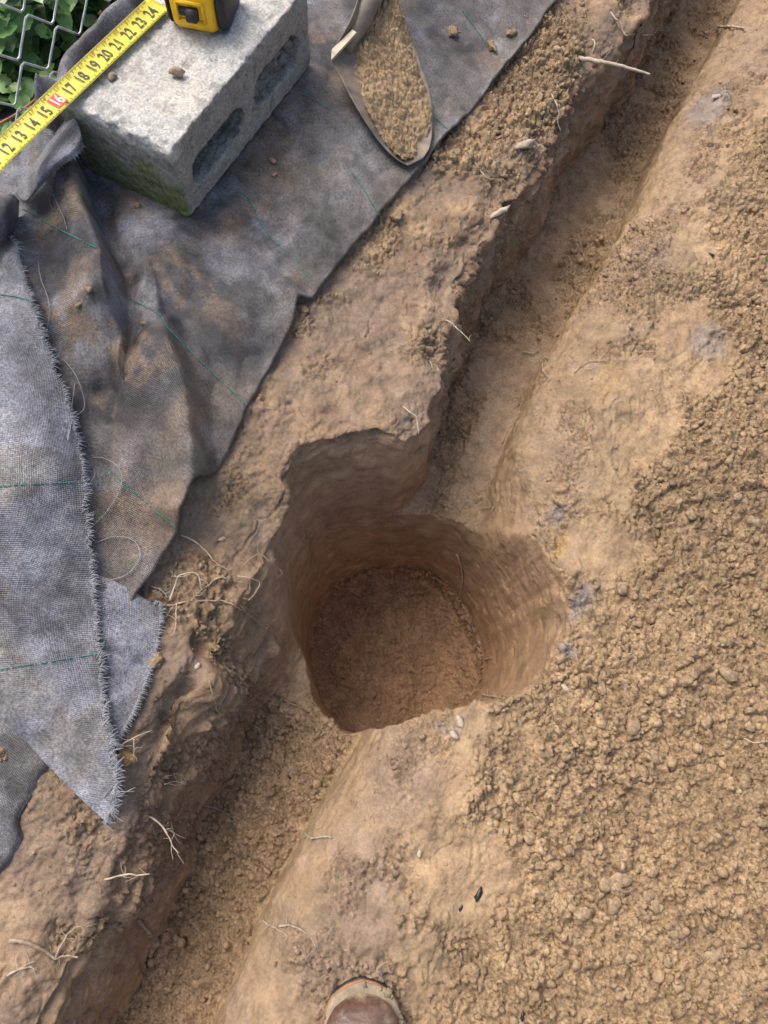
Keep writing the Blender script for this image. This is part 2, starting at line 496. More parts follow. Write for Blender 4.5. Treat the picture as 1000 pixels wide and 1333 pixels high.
VOX = 0.0029
X0, X1, Y0, Y1, Z0, Z1 = -0.60, 0.78, -0.60, 2.46, -0.60, 0.26
def build_ground():
    import openvdb
    xs = np.arange(X0, X1, VOX); ys = np.arange(Y0, Y1, VOX); zs = np.arange(Z0, Z1, VOX).astype(np.float32)
    gx, gy = np.meshgrid(xs, ys, indexing='ij')
    Hm = terrain(gx, gy).astype(np.float32)
    gx_, gy_ = np.gradient(Hm, VOX)
    inv = (1.0 / np.sqrt(1 + gx_ ** 2 + gy_ ** 2)).astype(np.float32)      # roughly a true distance, so steep walls come out smooth
    band = 6 * VOX
    g = openvdb.FloatGrid(band)
    for i in range(0, len(xs), 80):
        f = (zs[None, None, :] - Hm[i:i + 80, :, None]) * inv[i:i + 80, :, None]
        np.clip(f, -band, band, out=f)
        g.copyFromArray(np.ascontiguousarray(f), ijk=(i, 0, 0), tolerance=0.0)
    P, Q = g.convertToQuads(isovalue=0.0)
    V = P.astype(np.float64) * VOX + np.array([X0, Y0, Z0])
    F = Q.astype(np.int64)
    # keep only the top sheet (drop the sides and bottom of the block of samples)
    fc = V[F].mean(1)
    keep = (fc[:, 0] > X0 + 2 * VOX) & (fc[:, 0] < X1 - 3 * VOX) & (fc[:, 1] > Y0 + 2 * VOX) & (fc[:, 1] < Y1 - 3 * VOX) & (fc[:, 2] > Z0 + 2 * VOX)
    F = F[keep]
    used = np.unique(F); mp = np.full(len(V), -1); mp[used] = np.arange(len(used))
    V = V[used]; F = mp[F]
    N = vnormals(V, F)
    if N[:, 2].mean() < 0:
        F = F[:, ::-1]; N = -N
    # two passes of smoothing
    E = np.vstack([F[:, [0, 1]], F[:, [1, 2]], F[:, [2, 3]], F[:, [3, 0]]])
    cnt = np.maximum(np.bincount(E[:, 0], minlength=len(V)), 1)[:, None]
    for _ in range(2):
        S = np.zeros_like(V)
        for ax in range(3):
            S[:, ax] = np.bincount(E[:, 0], weights=V[E[:, 1], ax], minlength=len(V))
        V = 0.5 * V + 0.5 * S / cnt
    return V, F, vnormals(V, F)

GV, GF, GN = build_ground()

def blob(x, y, u, v, z, rx, ry=None, seed=0, soft=0.5):
    """soft irregular patch centred where the photograph shows pixel (u, v); radii in metres"""
    c = px(u, v, z); ry = ry or rx
    d = np.hypot((x - c[0]) / rx, (y - c[1]) / ry) + 0.45 * fb2(x, y, 9.0, 4, 50 + seed)
    return 1 - sstep(1 - soft, 1 + soft * 0.4, d)

def masks(V, N):
    x, y, z = V[:, 0], V[:, 1], V[:, 2]
    n1 = fb2(x, y, 4.0, 4, 21); n2 = fb2(x, y, 12.0, 4, 22)
    rr = np.interp(y, *RIM_R); rl = np.interp(y, *RIM_L); bl = np.interp(y, *BOT_L)
    right = sstep(-0.020, -0.012, x - rr)
    left = sstep(0.015, -0.005, x - rl)
    rh = np.hypot(x - HC[0], y - HC[1])
    steep = 1 - sstep(0.35, 0.7, N[:, 2])
    th = np.arctan2(y - HC[1], x - HC[0]); rlim = 0.262 + 0.085 * np.exp(-((th - R(150)) / R(32)) ** 2)
    hole = sstep(rlim + .015, rlim - .015, rh) * np.maximum(steep, sstep(-0.235, -0.29, z)) * sstep(0.04, -0.02, z - 0.06)
    hole_bottom = sstep(-0.44, -0.52, z)
    wall_l = steep * (1 - hole) * sstep(0.03, -0.03, x - bl)
    floor = sstep(-0.10, -0.15, z) * (1 - hole_bottom) * (1 - hole) * (1 - steep)
    return dict(rlim=rlim, n1=n1, n2=n2, rr=rr, rl=rl, bl=bl, right=right, left=left, rh=rh, steep=steep, hole=hole, hole_bottom=hole_bottom, wall_l=wall_l, floor=floor)

def detail_ground():
    V, F, N = GV, GF, GN
    x, y, z = V[:, 0], V[:, 1], V[:, 2]
    k = masks(V, N)
    n1, n2 = k['n1'], k['n2']
    right, left = k['right'], k['left']
    # ---- how crumbly
    line = x - (0.235 + 0.05 * n1 + 0.05 * n2)                       # crumbs to the right of this
    line = line - 0.06 * sstep(0.0, -0.3, y) - 0.01 + 0.09 * sstep(.75, 1.35, y)
    cr = sstep(-0.05, 0.05, line)
    band = sstep(0.03, 0.09, x - k['rr']) * sstep(0.25, 0.6, n2 + 0.35)
    cr = np.maximum(cr, 0.5 * band)
    cr = np.maximum(cr, 0.55 * sstep(-.22, .4, fb2(x, y, 16, 4, 24)) * sstep(0.0, .05, x - k['rr']))
    cr = np.maximum(cr, blob(x, y, 660, 900, 0, 0.10, 0.06, 1))
    cr = np.maximum(cr, 0.8 * blob(x, y, 830, 330, 0, 0.10, 0.2, 2))
    smooth_p = np.maximum.reduce([blob(x, y, 815, 560, 0, 0.075, 0.18, 3), blob(x, y, 880, 440, 0, 0.07, 0.10, 4), blob(x, y, 565, 1020, 0, 0.05, 0.05, 5),
                                  blob(x, y, 610, 1130, 0, 0.10, 0.09, 6), blob(x, y, 790, 720, 0, 0.07, 0.07, 7), blob(x, y, 930, 480, 0, 0.05, 0.08, 8)])
    cr = cr * (1 - 0.85 * smooth_p)
    crl = np.maximum.reduce([blob(x, y, 690, 100, .11, 0.10, 0.28, 11), 0.6 * blob(x, y, 590, 190, .11, 0.06, 0.1, 12), 0.5 * blob(x, y, 490, 320, .11, .05, .12, 13),
                             0.5 * blob(x, y, 545, 440, .11, .04, .05, 14), 0.5 * blob(x, y, 330, 600, .12, .05, .12, 15), 0.26 * blob(x, y, 100, 1100, .1, .12, .15, 16), .5 * blob(x, y, 250, 760, .12, .06, .1, 17)])
    crl = np.maximum(crl, .48 * sstep(.05, .55, fb2(x, y, 13, 4, 26)))
    crf = k['floor'] * (0.22 + 0.35 * sstep(-0.1, 0.6, n2) + 0.62 * sstep(.14, .05, y) * sstep(.0, -.025, x - np.interp(y, *RIM_R) + .02) + 0.3 * sstep(.5, .8, y) * sstep(-.3, .3, n1 + n2) + 0.5 * (y < 0.1) * sstep(0.2, -0.1, n1) * 1.0)
    crumb = np.clip(right * cr + left * crl * (1 - right) + crf * (1 - right) * (1 - left) + k['wall_l'] * (0.12 + 0.45 * sstep(-.1, .5, fb2(x, y, 14, 3, 25))), 0, 1) * (1 - 0.8 * k['hole'])
    crumb = np.maximum(crumb, 0.50 * k['hole_bottom'])
    slab = np.maximum(blob(x, y, 640, 560, -.2, .045, .22, 44), blob(x, y, 640, 480, -.2, .05, .06, 45)) * (1 - k['hole'])
    crumb = crumb * (1 - .8 * slab * k['floor'])
    rim_s = sstep(k['rlim'] + .07, k['rlim'] + .02, k['rh']) * sstep(.05, -.05, x + .12) * sstep(-.3, -.2, z)
    crumb = crumb * (1 - .75 * rim_s)
    # ---- relief
    W = V + 0.006 * np.stack([fbm(V * 30, 2, 31), fbm(V * 30, 2, 32), fbm(V * 30, 2, 33)], 1)
    d = 0.006 * slab * k['floor'] + (0.0045 * fbm(V * 14, 4, 41) + 0.0030 * fbm(V * 48, 4, 42) + 0.0016 * np.abs(fbm(V * 95, 2, 43))) * (1 - .85 * k['hole'])
    tone = np.zeros(len(V), np.float32)
    for size, amp, seed, lo in ((0.035, 0.0095, 61, 0.40), (0.0180, 0.0100, 62, 0.12), (0.0105, 0.0082, 63, 0.04)):
        ids = np.nonzero(crumb > lo)[0]
        f1, f2, cid = worley(W[ids] / size, seed)
        gap = sstep(-0.01, 0.15, f2 - f1)
        dome = gap * ((0.35 + 0.65 * cid) * (0.45 + 0.55 * np.sqrt(np.clip(1 - (f1 / 0.9) ** 2, 0, 1))) + 0.85 * WTILT[0])
        a = sstep(lo, min(1, lo + 0.5), crumb[ids])
        d[ids] += amp * a * (dome - 0.42)
        tone[ids] += 0.10 * a * (cid - 0.5)
    # cracks in the smooth clay and pressed-down slabs on the trench floor
    f1, f2, cid = worley(W * np.array([1, 0.7, 1]) / 0.06, 71)
    flat = (1 - crumb) * (1 - k['hole']) * (1 - k['steep'])
    sm_ids = np.nonzero(flat > .2)[0]
    g1, g2, gid = worley(W[sm_ids] / 0.016, 74)
    d[sm_ids] += flat[sm_ids] * sstep(-.1, .5, fbm(V[sm_ids] * 11, 3, 75)) * (.0030 * (gid - .5) + .0030 * WTILT[0] - .0022 * (1 - sstep(0, .12, g2 - g1)))
    d += 0.004 * flat * (cid - 0.5) * sstep(0.05, 0.3, f2 - f1) - 0.0035 * flat * (1 - sstep(0.0, 0.07, f2 - f1)) * sstep(0.1, 0.6, fbm(V * 9, 2, 72) + 0.1)
    # left trench wall: gouged, layered, undercut
    wl = k['wall_l'] * (1 - k['hole_bottom'])
    d += wl * (0.013 * fbm(V * np.array([9, 9, 22]), 4, 81) + 0.008 * (1 - 2 * np.abs(fbm(V * np.array([16, 10, 34]), 3, 82))) + 0.012 * fbm(V * np.array([5, 14, 5]), 3, 83))
    # hole wall: shallow turning scrapes
    th = np.arctan2(y - HC[1], x - HC[0])
    hz = np.stack([np.cos(th) * 0.9, np.sin(th) * 0.9, (z + 0.06 * np.sin(th + 0.5)) * 42], 1)
    hw = k['hole'] * (1 - k['hole_bottom'])
    d += hw * (0.0006 * fbm(hz, 3, 91) + 0.0011 * fbm(V * np.array([18, 18, 26]), 4, 92) - 0.0025 * sstep(0.3, 0.8, fbm(V * 30, 3, 93)))
    # rim of the hole and trench: ragged, broken edge
    edge = np.exp(-((k['rh'] - 0.255) / 0.02) ** 2) * sstep(-0.12, 0.0, z)
    d += edge * 0.005 * fbm(V * 26, 4, 95)
    # finger marks pressed into the left bank
    for (u0, v0, u1, v1) in ((248, 812, 262, 838), (262, 800, 282, 826), (280, 800, 295, 822), (256, 836, 276, 856)):
        a = px(u0, v0, .1); b = px(u1, v1, .1); ab = (b - a)[:2]
        t = np.clip(((x - a[0]) * ab[0] + (y - a[1]) * ab[1]) / ab.dot(ab), 0, 1)
        dd = np.hypot(x - a[0] - t * ab[0], y - a[1] - t * ab[1])
        d -= 0.012 * np.exp(-(dd / 0.0075) ** 2) * (z > 0.02)
    # gullies and lumps of the lower left wall
    for (u, v, zz, rx, ry, h) in ((228, 990, .06, .020, .05, .022), (240, 925, .05, .018, .06, -.028), (205, 1010, .05, .016, .05, -.015), (130, 1180, .05, .03, .05, .018), (275, 885, .06, .02, .03, .014)):
        c = px(u, v, zz)
        d += h * np.exp(-((x - c[0]) / rx) ** 2 - ((y - c[1]) / ry) ** 2)
    V2 = V + N * d[:, None]
    # ---- which soil lies where (real colour of the ground)
    TAN = np.array([.305, .213, .125]); ORANGE = np.array([.342, .234, .135]); PURPLE = np.array([.236, .169, .118]); GREY = np.array([.225, .195, .175])
    DARK = np.array([.190, .130, .085]); RED = np.array([.275, .178, .116]); FLOOR = np.array([.315, .215, .130]); OCH = np.array([.38, .25, .105]); LEFTC = np.array([.265, .175, .112])
    C = np.tile(TAN, (len(V), 1))
    def lay(c, w):
        nonlocal C
        w = np.clip(w, 0, 1)[:, None]
        C = C * (1 - w) + c * w
    ns = fbm(V * 7, 5, 101); ns2 = fbm(V * 22, 4, 102); ns3 = fbm(V * 3, 3, 103)
    lay(ORANGE, right * sstep(-0.2, 0.5, ns + 0.8 * (1 - cr) - 0.4) * 0.8)
    lay(ORANGE * 0.98, right * smooth_p * 0.9)
    strip = right * sstep(0.17, 0.05, x - k['rr'] + 0.05 * ns)
    lay(PURPLE, strip * (0.25 + 0.45 * sstep(-.3, .4, ns2)))
    lay(PURPLE, right * 0.8 * np.maximum.reduce([blob(x, y, 520, 1010, 0, .05, .07, 31), blob(x, y, 470, 1150, 0, .08, .1, 32), blob(x, y, 440, 1270, 0, .1, .08, 33), blob(x, y, 850, 340, 0, .06, .1, 34)]))
    lay(GREY, right * 0.85 * np.maximum.reduce([blob(x, y, 748, 790, 0, .018, .05, 35), blob(x, y, 725, 672, 0, .022, .03, 36), blob(x, y, 735, 850, 0, .02, .02, 37), 0.8 * blob(x, y, 925, 135, 0, .035, .08, 38), .7 * blob(x, y, 920, 440, 0, .04, .05, 39), .6 * blob(x, y, 580, 950, 0, .03, .02, 40)]))
    lay(OCH, right * 0.7 * np.maximum(blob(x, y, 725, 715, 0, .012, .03, 41), .6 * blob(x, y, 790, 500, 0, .03, .05, 42)))
    lay(LEFTC, left)
    lay(PURPLE, left * sstep(-0.15, 0.35, ns) * 0.8)
    lay(ORANGE, left * 0.8 * sstep(0.05, 0.5, ns2 * 0.6 - ns * 0.7))
    lay(TAN, left * 0.9 * crl)
    lay(PURPLE, left * sstep(0.1, -0.15, y) * 0.5)
    lay(FLOOR, k['floor'] * (1 - right))
    lay(TAN * 1.05, k['floor'] * (1 - right) * sstep(-0.2, .4, ns) * .7)
    lay(PURPLE * 1.25, k['floor'] * slab * .7)
    lay(LEFTC * np.array([.96, .95, .92]), wl * (0.55 + 0.35 * sstep(-.4, .3, ns)))
    lay(TAN * .95, wl * sstep(0.5, 1.0, y) * sstep(.05, -.1, z) * 0.55)
    hwc = np.array([.320, .212, .128])
    lay(hwc, hw)
    lay(hwc * np.array([1.10, .97, .92]), hw * sstep(-0.15, -0.45, z) * 0.6)
    lay(hwc * np.array([1.06, .98, .95]), k['hole_bottom'])
    lay(hwc * np.array([1.10, 1.04, 1.0]), k['hole_bottom'] * sstep(0.15, 0.02, np.hypot(x + .03, y - .30) + .05 * ns2) * .7)
    C = C * (1 + 0.14 * ns2 + tone)[:, None] * (1 + 0.10 * ns3)[:, None]
    C = np.clip(C, 0.01, 0.8)
    return V2, F, np.hstack([C, np.clip(0.34 + 0.70 * crumb - .12 * k['hole'], 0, 1)[:, None]]), crumb

GV2, GF2, GC, GCRUMB = detail_ground()

# the wide ground around the dug part
def outer_ring():
    xs = np.concatenate([np.linspace(-7, X0 - .3, 14), np.linspace(X0 - .2, X0 + .012, 6), np.linspace(X0 + .1, X1 - .1, 18), np.linspace(X1 - .012, X1 + .3, 6), np.linspace(X1 + .5, 7, 14)])
    ys = np.concatenate([np.linspace(-6, Y0 - .2, 14), np.linspace(Y0 + .008, Y1 - .012, 34), np.linspace(Y1 + .2, 10, 16)])
    gx, gy = np.meshgrid(xs, ys)
    inside = (gx > X0 + .01) & (gx < X1 - .013) & (gy > Y0 + .01) & (gy < Y1 - .013)
    gz = terrain(np.clip(gx, -3, 3), np.clip(gy, -1.5, 4)) - 0.004
    F = grid_faces(*gx.shape)
    fi = inside.ravel()[F]
    bx = gx.ravel()[F].mean(1); by = gy.ravel()[F].mean(1)
    F = F[~((bx > X0 + .008) & (bx < X1 - .0125) & (by > Y0 + .0085) & (by < Y1 - .0125))]
    V = xyz(gx, gy, gz)
    C = np.tile(np.array([.30, .2, .115, .8]), (len(V), 1))
    g = sstep(-0.98, -1.05, V[:, 0])[:, None]
    C[:, :3] = C[:, :3] * (1 - g) + np.array([.05, .055, .03]) * g
    return V, F, C
rv, rf, rc = outer_ring()
me = make_mesh('ground', np.vstack([GV2, rv]), np.vstack([GF2, rf + len(GV2)]), np.vstack([GC, rc]))
ground = obj('ground', me, M['soil'])
tag(ground, 'tan and purple brown clay ground with a dug trench and round post hole', None, None, 'structure')
GBVH = BVHTree.FromPolygons([tuple(v) for v in GV2[::1].tolist()], GF2.tolist())

def hit(u, v, bvh=None):
    r = (bvh or GBVH).ray_cast(Vector((0, 0, CAM_H)), ray(u, v))
    if r[0] is None:
        return px(u, v, 0.05), np.array([0, 0, 1.0])
    return np.array(r[0]), np.array(r[1])

# ------------------------------------------------------------------ loose crumbs
def clod_variants(n, sub=1, rough=0.50):
    out = []
    for i in range(n):
        bm = bmesh.new()
        bmesh.ops.create_icosphere(bm, subdivisions=sub, radius=1.0)
        V = np.array([v.co[:] for v in bm.verts]); F = np.array([[v.index for v in f.verts] for f in bm.faces])
        bm.free()
        V = V * (1 + rough * fbm(V * 1.1 + i * 7.7, 2, 200 + i) + 0.34 * fbm(V * 2.6 + i * 3.1, 2, 300 + i))[:, None]
        V = V * np.array([1, 0.75 + 0.4 * random.random(), 0.6 + 0.25 * random.random()])
        out.append((V, F))
    return out

def rand_rot(n):
    q = rng.normal(size=(n, 4)); q /= np.linalg.norm(q, axis=1, keepdims=True)
    w, a, b, c = q.T
    return np.stack([np.stack([1 - 2 * (b * b + c * c), 2 * (a * b - c * w), 2 * (a * c + b * w)], 1),
                     np.stack([2 * (a * b + c * w), 1 - 2 * (a * a + c * c), 2 * (b * c - a * w)], 1),
                     np.stack([2 * (a * c - b * w), 2 * (b * c + a * w), 1 - 2 * (a * a + b * b)], 1)], 1)

CV = clod_variants(8, 1)
for k_ in range(6):          # coarser ones for the smallest crumbs
    bm_ = bmesh.new(); bmesh.ops.create_cube(bm_, size=1.15)
    bmesh.ops.triangulate(bm_, faces=bm_.faces[:])
    V_ = np.array([v.co[:] for v in bm_.verts]); F_ = np.array([[v.index for v in f.verts] for f in bm_.faces]); bm_.free()
    CV.append((V_ * rng.uniform(.7, 1.2, (len(V_), 1)) * rng.uniform(.75, 1.2, 3), F_))
def scatter_crumbs(name, idx, rad, label):
    Vs, Fs, Cs = [], [], []
    base = 0
    var = np.where(rad > .0042, rng.integers(0, 8, len(idx)), rng.integers(8, 14, len(idx)))
    RT = rand_rot(len(idx))
    for w in range(len(CV)):
        sel = np.nonzero(var == w)[0]
        if not len(sel): continue
        V, F = CV[w]
        P = np.einsum('nij,vj->nvi', RT[sel], V) * rad[sel][:, None, None]
        P[:, :, 2] *= 0.85
        P += (GV2[idx[sel]] + GN[idx[sel]] * (-0.12 * rad[sel])[:, None])[:, None, :]
        nv = len(V)
        Vs.append(P.reshape(-1, 3))
        Fs.append((F[None] + (base + nv * np.arange(len(sel)))[:, None, None]).reshape(-1, 3))
        c = GC[idx[sel], :3] * (0.86 + 0.34 * rng.random((len(sel), 1)))
        Cs.append(np.repeat(np.hstack([c, np.full((len(sel), 1), .6)]), nv, 0))
        base += nv * len(sel)
    me = make_mesh(name, np.vstack(Vs), np.vstack(Fs), np.vstack(Cs), smooth=False)
    o = obj(name, me, M['soil'])
    return tag(o, label, 'soil crumbs', None, 'stuff')

flat_ok = GN[:, 2] > 0.45
inview = (GV2[:, 0] > -.45) & (GV2[:, 0] < .85) & (GV2[:, 1] > -.6) & (GV2[:, 1] < 2.3)
w = np.where(flat_ok & inview, GCRUMB ** 2 + 0.34 * sstep(-.3, .4, fb2(GV2[:, 0], GV2[:, 1], 9, 4, 130)), 0)
idx = rng.choice(len(w), 21000, replace=False, p=w / w.sum())
scatter_crumbs('soil_crumbs', idx, (0.0017 + 0.0085 * rng.random(len(idx)) ** 4.5) * (.42 + .58 * np.clip(GCRUMB[idx] * 1.3, 0, 1)), 'loose small crumbs of tan earth strewn over the dug ground')
# =================================================================== OBJECTS
# ------------------------------------------------------------------ woven sheets
E_R = np.array([px(u, v, .12) for u, v in [(745, -30), (725, 0), (690, 48), (640, 112), (596, 168), (562, 206), (540, 234), (500, 282), (450, 345), (408, 398), (392, 404), (372, 452), (330, 522), (288, 608), (262, 650), (240, 700), (205, 752), (180, 780)]])
E_R = E_R[np.argsort(E_R[:, 1])]
BLK = (-0.888, -0.672, 0.652, 1.068)           # footprint of the block

def pl(pts, z=.17):
    return np.array([px(u, v, z)[:2] for u, v in pts])

RIDGES = [  # crest line, height, width on the fence side, width on the trench side
    (pl([(98, 190), (112, 250), (135, 318), (155, 390), (170, 470)]), .070, .060, .008),
    (pl([(222, 440), (246, 530), (252, 630), (236, 700)]), .058, .060, .014),
    (pl([(205, 360), (190, 420), (200, 520)]), .014, .03, .04),
    (pl([(118, 215), (140, 300), (170, 400), (184, 480)]), -.030, .012, .030),
    (pl([(268, 480), (284, 560), (272, 640), (262, 700)]), -.022, .012, .03),
    (pl([(163, 490), (135, 560), (120, 660), (120, 740)]), -.035, .035, .03),
    (pl([(340, 430), (322, 520), (300, 580)]), -.012, .03, .03),
    (pl([(300, 330), (330, 400), (360, 440)]), .010, .04, .05),
    (pl([(402, 392), (380, 372), (360, 362)]), .014, .02, .012),
    (pl([(735, -10), (640, 108), (575, 190)]), .012, .02, .02),
    (pl([(520, 20), (600, 80), (640, 130)]), -.015, .05, .04),
    (pl([(500, 230), (430, 260), (380, 330)]), .012, .06, .06),
    (pl([(330, 240), (420, 180), (470, 90)]), -.008, .05, .05),
    (pl([(85, 150), (86, 120), (97, 84), (118, 50), (160, 20), (210, -8), (280, -40)], .29), .105, .040, .028),
    (pl([(30, 300), (45, 360), (70, 430)], .2), .02, .03, .02),
]
def seg_dist(x, y, P):
    """signed distance (positive on the trench side), distance beyond the ends"""
    best = np.full(x.shape, 9.0); sgn = np.ones(x.shape); end = np.zeros(x.shape)
    n = len(P) - 1
    for i in range(n):
        a, b = P[i], P[i + 1]; ab = b - a; L2 = ab.dot(ab)
        tr = ((x - a[0]) * ab[0] + (y - a[1]) * ab[1]) / L2
        t = np.clip(tr, 0, 1)
        d = np.hypot(x - a[0] - t * ab[0], y - a[1] - t * ab[1])
        cr = (x - a[0]) * ab[1] - (y - a[1]) * ab[0]
        if ab[1] < 0: cr = -cr
        m = d < best
        best = np.where(m, d, best); sgn = np.where(m, np.sign(cr), sgn)
        end = np.where(m, (i + t) / n, end)
    return best, sgn, end

def bank(x):
    return 0.10 + 0.095 * sstep(-0.30, -0.72, x)

def sheet_z(x, y):
    x = np.asarray(x, float); y = np.asarray(y, float)
    z = bank(x) + 0.012 - 0.05 * sstep(0.0, -0.4, y) + .022 * sstep(-.44, -.54, x) * sstep(.70, .55, y)
    inb = sstep(.03, -.012, np.maximum.reduce([BLK[0] - x, x - BLK[1], BLK[2] - y, y - BLK[3]]))
    add = np.zeros(x.shape)
    wx = x + 0.007 * fb2(x, y, 12, 2, 401); wy = y + 0.007 * fb2(x, y, 12, 2, 402)
    for P, h, sl, sr in RIDGES:
        d, s, e = seg_dist(wx, wy, P)
        sig = np.where(s > 0, sr, sl)
        taper = np.clip(np.minimum(e, 1 - e) * 5 + 0.35, 0, 1) if h < .1 else 1.0
        add = add + h * taper * np.exp(-(d / sig) ** 2)
    cz_ = fb2(x, y, 10, 3, 406); add = add + 0.0045 * (1 - np.abs(cz_) * 3).clip(0, 1) * fb2(x, y, 5, 2, 407)
    add = add + 0.006 * fb2(x, y, 7, 4, 403) + 0.0022 * fb2(x, y, 38, 3, 404) * (1 + fb2(x, y, 4, 2, 405))
    xr = np.interp(y, E_R[:, 1], E_R[:, 0])
    add = add + 0.008 * sstep(.06, 0.0, xr - x)
    return np.maximum(z + add * (1 - inb), terrain(x, y) + .010 * (1 - inb))

def ztop(u, v, off=0.0, f=None):
    z = 0.16
    for _ in range(6):
        p = px(u, v, z)
        z = 0.5 * z + 0.5 * (float((f or sheet_z)(np.array([p[0]]), np.array([p[1]]))[0]) + off)
    return px(u, v, z)

def fabric_colors(V, kind):
    n1 = fbm(V * 6, 5, 411); n2 = fbm(V * 17, 5, 412); n3 = fbm(V * 60, 3, 413)
    BLUE = np.array([.262, .264, .292]); BROWN = np.array([.150, .126, .106]); DK = np.array([.042, .039, .041]); TAN = np.array([.235, .165, .105]); PALE = np.array([.325, .318, .318])
    C = np.tile(BLUE * .78, (len(V), 1))
    def lay(c, w):
        nonlocal C
        w = np.clip(w, 0, 1)[:, None]; C = C * (1 - w) + c * w
    if kind == 'main':
        lay(BROWN, sstep(-.35, .25, n1 + .25 * n2) * .85)
        lay(PALE * .9, sstep(.2, .6, n2 - .4 * n1) * .45)
        lay(DK, sstep(.12, .5, fbm(V * 9 + 3, 5, 414)) * .8)
        lay(TAN * .9, sstep(.22, .42, fbm(V * 13 + 7, 6, 418, .62)) * .7)
        x, y = V[:, 0], V[:, 1]
        xr = np.interp(y, E_R[:, 1], E_R[:, 0])
        lay(BROWN * 1.05, sstep(.16, .02, xr - x + .05 * n2) * .75)
        for (u, v, rx, ry, c, w, sd) in ((392, 412, .018, .03, TAN, .9, 1), (520, 100, .05, .02, TAN, .6, 2), (300, 310, .03, .05, TAN, .5, 3), (355, 235, .06, .10, TAN, .45, 4), (215, 680, .05, .06, TAN, .65, 5), (245, 560, .02, .08, TAN, .5, 6), (640, 60, .04, .03, TAN, .5, 7),
                                         (265, 450, .06, .03, DK, .8, 8), (330, 460, .04, .06, DK, .8, 12), (420, 320, .06, .08, DK, .5, 13), (130, 430, .03, .04, TAN, .5, 14), (455, 215, .08, .12, PALE, .35, 15), (190, 330, .06, .06, BLUE, .6, 16), (600, 160, .04, .06, BLUE, .6, 17)):
            lay(c, w * blob(x, y, u, v, .16, rx, ry, 60 + sd, .7))
    elif kind == 'strip':
        C[:] = np.array([.215, .215, .235])
        lay(DK * 1.5, sstep(-.05, .45, n1 + .35 * n2) * .75)
        lay(PALE, sstep(.15, .6, n2 - .5 * n1) * .4)
        lay(np.array([.24, .21, .17]), sstep(.25, .6, fbm(V * 8 + 9, 4, 416)) * .55)
    elif kind == 'lower':
        C[:] = np.array([.135, .125, .115])
        lay(DK, sstep(-.1, .4, n1) * .6); lay(PALE * .8, sstep(.1, .5, n2) * .4)
    else:
        C[:] = BLUE * .88
        lay(BROWN * 1.2, sstep(-.1, .4, n2) * .5)
    C *= .86 * (1 + .16 * n2 + .14 * n3)[:, None]
    return np.clip(C, .01, .8)

def sheet_mesh(name, G, kind, parent=None, thick=.0025):
    nv, nu = G.shape[:2]
    V = G.reshape(-1, 3)
    du = np.linalg.norm(np.diff(G, axis=1), axis=2); dv = np.linalg.norm(np.diff(G, axis=0), axis=2)
    U = np.concatenate([np.zeros((nv, 1)), np.cumsum(du, 1)], 1); W = np.concatenate([np.zeros((1, nu)), np.cumsum(dv, 0)], 0)
    uv = np.stack([U.ravel(), W.ravel()], 1)
    F = grid_faces(nv, nu)
    n = vnormals(V, F)
    if n[:, 2].mean() < 0: F = F[:, ::-1]
    o = obj(name, make_mesh(name, V, F, fabric_colors(V, kind), uv), M['fabric'], parent)
    md = o.modifiers.new('thickness', 'SOLIDIFY'); md.thickness = thick; md.offset = -1.0
    return o, BVHTree.FromPolygons(V.tolist(), F.tolist())

def threads_on(bvh, lines, parent, z0=.0012):
    for line in lines:
        P = smooth_path(np.array([[u, v, 0.0] for u, v in line]), max(10, int(len(line) * 14)))[:, :2]
        pts = []
        for u, v in P:
            h = bvh.ray_cast(Vector((0, 0, CAM_H)), ray(u, v))
            if h[0] is not None:
                pts.append(np.array(h[0]) + np.array(h[1]) * z0 * (1 if h[1][2] > 0 else -1))
        mb = MB(); seg = []
        gaps = 0
        for i in range(len(pts) - 1):            # woven in and out: short stitches
            if np.linalg.norm(pts[i + 1] - pts[i]) > .03: continue
            for s in range(2):
                if random.random() < .27: continue
                a = pts[i] * (1 - s / 2) + pts[i + 1] * s / 2; b = pts[i] * (1 - (s + .8) / 2) + pts[i + 1] * (s + .8) / 2
                mb.add(*tube([a, (a + b) / 2 + np.array([0, 0, .0005]), b], [.0006, .0011, .0006], 4))
        if mb.V: mb.build('green_thread', M['green'], parent)

def fringe(edge, n, length, parent, name='fringe', out=(1, 0), mat='thread', zf=0.0, jit=.5):
    mb = MB()
    L = len(edge)
    for i in range(n):
        t = (i + random.random() * .8) / n * (L - 1.001); k = int(t); a = edge[k] * (1 - t + k) + edge[k + 1] * (t - k)
        tg = edge[k + 1] - edge[k]; tg = tg / np.linalg.norm(tg)
        o_ = np.array([-tg[1], tg[0], 0.0]); o_ *= 1 if o_[0] * out[0] + o_[1] * out[1] > 0 else -1
        ln = length * (.55 + .75 * random.random() ** 1.3)
        dr = o_ + tg * random.uniform(-jit, jit); dr /= np.linalg.norm(dr)
        st = a - o_ * .004 + np.array([0, 0, .0015])
        mid = st + dr * ln * .5 + np.array([0, 0, random.uniform(-.001, .004)])
        en = st + dr * ln + tg * random.uniform(-.3, .3) * ln * .4 + np.array([0, 0, random.uniform(-.006, .002)])
        mb.add(*tube(smooth_path([st, mid, en], 5), [.0007, .0007, .0007, .0006, .0005], 4, False))
    o = mb.build(name, M[mat], parent)
    o['kind'] = 'stuff'
    return o

